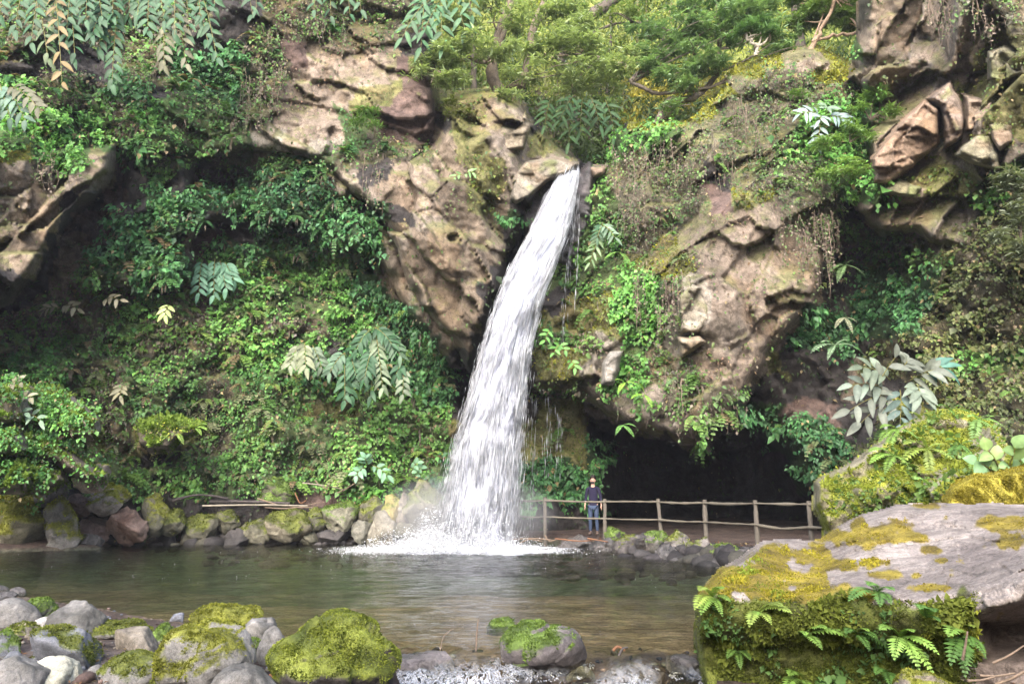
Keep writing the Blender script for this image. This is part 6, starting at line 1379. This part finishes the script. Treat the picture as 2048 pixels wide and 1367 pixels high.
for s in (-1, 1):
    b_ = len(tv); tv += [(s * .085, 0, .84, .10), (s * .095, -.01, .66, .086), (s * .10, -.02, .49, .066), (s * .104, .005, .28, .060), (s * .107, .02, .10, .052)]; te += [(0, b_)] + [(b_ + i, b_ + i + 1) for i in range(4)]
skin_obj("jeans", tv, te, M_JEANS, pe)
for s in (-1, 1):
    skin_obj("shoe", [(s * .108, .055, .06, .058, .06), (s * .112, -.02, .055, .062, .06), (s * .120, -.11, .045, .062, .05), (s * .126, -.185, .038, .044, .036)], [(0, 1), (1, 2), (2, 3)], M_SHOE, pe)
v, f = ICO[4]
def blobpart(name, c, s, mat, keep=None):
    vv = v * np.array(s); vv = vv * (1 + .06 * fbm(vv, .03, 2, 4))[:, None]
    o = mesh_np(name, vv + np.array(c), f if keep is None else f[keep(vv[f].mean(1))], mat, pe); return o
blobpart("hair", (0, .036, 1.728), (.102, .110, .108), M_HAIR, lambda q: (q[:, 1] > -.03) | (q[:, 2] > .03))
blobpart("beard", (0, -.062, 1.598), (.058, .046, .040), M_HAIR)
blobpart("nose", (0, -.094, 1.665), (.013, .020, .017), M_SKIN)
for s in (-1, 1):
    blobpart("ear", (s * .079, .01, 1.655), (.012, .02, .03), M_SKIN); blobpart("eye", (s * .030, -.078, 1.684), (.012, .009, .006), M_HAIR)
blobpart("mouth", (0, -.094, 1.632), (.022, .008, .005), plain_mat("lips", (.35, .15, .12), .5))

# ---------------------------------------------------------------- driftwood, sticks
M_STICK = plain_mat("driftwood", (.15, .11, .08), .85, 14, .4, .5, .01, (3, 3, 3)); M_DARKW = plain_mat("dark_log", (.05, .042, .04), .7, 10, .5, .6, .02); M_BAMB = plain_mat("pale_bamboo", (.2, .175, .135), .6, 6, .25, .2, .01); M_REDW = plain_mat("red_brown_stick", (.15, .07, .035), .7, 14, .4, .3, .01)
def stick(name, pts, rad, mat, label, group, cat="stick", seed=0, taper=.6):
    p = np.array([P(*q) for q in pts]); c = p.mean(0); a = Acc(); tube(a, smooth_path(p - c, 16), np.linspace(rad, rad * taper, 16), 7, (1, 1, 1), wob=.35, seed=seed)
    o = a.build(name, mat); o.location = c; return tag(o, label, cat, group)
DG = "driftwood on the shores"
stick("bamboo_pole", [(405, 1011, 24.0), (520, 1009, 24.2), (615, 1011, 24.4)], .035, M_BAMB, "long pale straight pole lying along the left shore", DG, "pole")
stick("log", [(345, 1000, 24.6), (400, 989, 24.7), (455, 996, 24.9)], .05, M_DARKW, "dark curved log behind the left end of the pale pole", DG, "log", 2)
stick("log", [(420, 1002, 25.0), (520, 1003, 25.1), (580, 1006, 25.1)], .06, M_DARKW, "straight dark log just behind the pale pole", DG, "log", 3)
for i, (pts, lab, m) in enumerate([([(515, 996, 24.7), (570, 1012, 24.4), (628, 1014, 24.3)], "brown branch crossing the right end of the pale pole", M_STICK), ([(530, 1014, 24.3), (580, 1016, 24.3), (640, 1004, 24.5)], "brown branch lying just under the pale pole", M_STICK), ([(605, 965, 25.6), (660, 972, 25.4), (690, 980, 25.2)], "tan stick on the bare earth above the green mound", M_BAMB),
      ([(630, 960, 25.8), (650, 975, 25.5), (700, 968, 25.4)], "dead branch crossing the tan stick", M_STICK), ([(675, 985, 25.2), (700, 972, 25.2), (715, 962, 25.2)], "short stick leaning up toward the ginger seedling", M_STICK), ([(590, 985, 25.0), (600, 1005, 24.8), (612, 1000, 24.8)], "reddish stump of broken stems right of the mossy mound", M_REDW),
      ([(1020, 1078, 22.4), (1070, 1076, 22.2), (1110, 1080, 22.1)], "pale bent stick under the railing beside the falls", M_STICK), ([(1110, 1076, 22.0), (1155, 1081, 21.8), (1185, 1080, 21.7)], "reddish stick under the railing left of the person", M_REDW), ([(1175, 1076, 21.7), (1200, 1080, 21.6), (1216, 1083, 21.5)], "bright orange brown stick at the person's feet", M_REDW),
      ([(1040, 1085, 22.2), (1060, 1078, 22.2), (1085, 1082, 22.1)], "short grey stick lowest beside the falls", M_STICK), ([(1090, 1070, 22.9), (1100, 1082, 22.6), (1115, 1076, 22.4)], "crooked root at the foot of the second railing post", M_STICK)]):
    stick("stick", pts, .022, m, lab, DG, "stick", 10 + i)
TW = "twigs sticking up from the shallows"
stick("twig", [(952, 1302, 7.1), (954, 1262, 7.1), (957, 1236, 7.1)], .009, M_STICK, "thin upright twig left of the small mossy boulder", TW, "twig", 1, .5)
stick("twig", [(880, 1300, 7.1), (888, 1272, 7.1), (903, 1258, 7.1)], .007, M_STICK, "bent twig arching right in the shallows", TW, "twig", 2, .5)
stick("twig", [(305, 1268, 8), (325, 1258, 8), (338, 1252, 8)], .012, M_STICK, "short brown twig lying left of the leaning boulder", TW, "twig", 3)
stick("twig", [(1226, 1300, 7.2), (1236, 1292, 7.2), (1250, 1300, 7.2)], .014, M_REDW, "orange brown twig caught on the sill of the rapids", TW, "twig", 4)
stick("twig", [(1238, 1310, 7.1), (1246, 1296, 7.1), (1256, 1294, 7.1)], .010, M_DARKW, "dark curled twig beside the orange one on the sill", TW, "twig", 5)
stick("twig", [(540, 1348, 6.0), (560, 1362, 5.9), (590, 1368, 5.8)], .010, M_REDW, "reddish bent twig at the bottom left of the round mossy boulder", TW, "twig", 6)
for i, (x0, y0, x1, y1, lab) in enumerate([(1985, 1325, 2048, 1290, "stick leaning up at the right edge in the bottom corner"), (1960, 1350, 2030, 1345, "flat stick lying in the bottom right corner"), (1935, 1360, 1990, 1352, "short root left of the flat stick in the corner"), (1990, 1368, 2060, 1335, "thick root low in the bottom right corner"), (1925, 1318, 1935, 1262, "thin pale root hanging at the right end of the mossy face")]):
    stick("root", [(x0, y0, 4.75), ((x0 + x1) / 2, (y0 + y1) / 2 + 3, 4.72), (x1, y1, 4.7)], .010, M_STICK, lab, "roots and sticks in the bottom right corner", "root", 30 + i)

# ---------------------------------------------------------------- fallen leaves
r = np.random.default_rng(8); q = []
for (n_, xr, yr, zg_) in ((900, (1030, 1650), None, 0), (700, (1880, 2140), (1290, 1420), 0), (260, (0, 560), (1230, 1380), 0), (500, (330, 720), None, 1)):
    for k in range(n_):
        px = r.uniform(*xr)
        if yr is None and not zg_: Y_ = 23.6 - 6.0 * (px - 1090) / 520 + r.uniform(-.6, 1.6)
        elif zg_: Y_ = r.uniform(24.2, 26.4)
        else: Y_ = float(yground(r.uniform(*yr), .1 if px < 1000 else .3))
        x_ = float(P(px, 1080, Y_)[0]) if yr is None else float(P(px, 1300, Y_)[0]); q.append((x_, Y_, gz_at(x_, Y_) + .015))
q = np.array(q); n = len(q); a = Acc(); L = r.uniform(.03, .07, n) * np.clip(q[:, 1] / 12, .8, 1.6)
d = r.normal(0, 1, (n, 3)) * np.array([1, 1, .25]); cb_ = np.array([[.16, .075, .035], [.2, .14, .07], [.09, .05, .03], [.26, .2, .1]])[r.integers(0, 4, n)] * r.uniform(.6, 1.2, (n, 1))
v, f, c = kites(q, d, r.normal(0, .35, (n, 3)) + np.array([0, 0, 1.0]), L, L * .5, cb_, fold=.25); a.add(v, f, c)
tag(a.build("leaf_litter", M_VINE), "fallen brown leaves on the path and the banks", None, None, "stuff")
# ---------------------------------------------------------------- thin air volume added to lift the blacks
hz = bpy.data.materials.new("shadow_lift_air"); hz.use_nodes = True; nt = hz.node_tree; nt.nodes.remove(nt.nodes["Principled BSDF"])
pv = nt.nodes.new("ShaderNodeVolumePrincipled"); pv.inputs["Density"].default_value = .00045; pv.inputs["Color"].default_value = (.88, .90, 1.0, 1); nt.links.new(pv.outputs[0], nt.nodes["Material Output"].inputs["Volume"])
hv = np.array([[x, y, z] for x in (-90, 90) for y in (-70, 110) for z in (-4, 60)], float)
tag(mesh_np("added_haze", hv, np.array([[0, 1, 3, 2], [4, 6, 7, 5], [0, 4, 5, 1], [2, 3, 7, 6], [0, 2, 6, 4], [1, 5, 7, 3]]), hz, smooth=False), "thin veil of air added to lift the dark parts", None, None, "stuff")
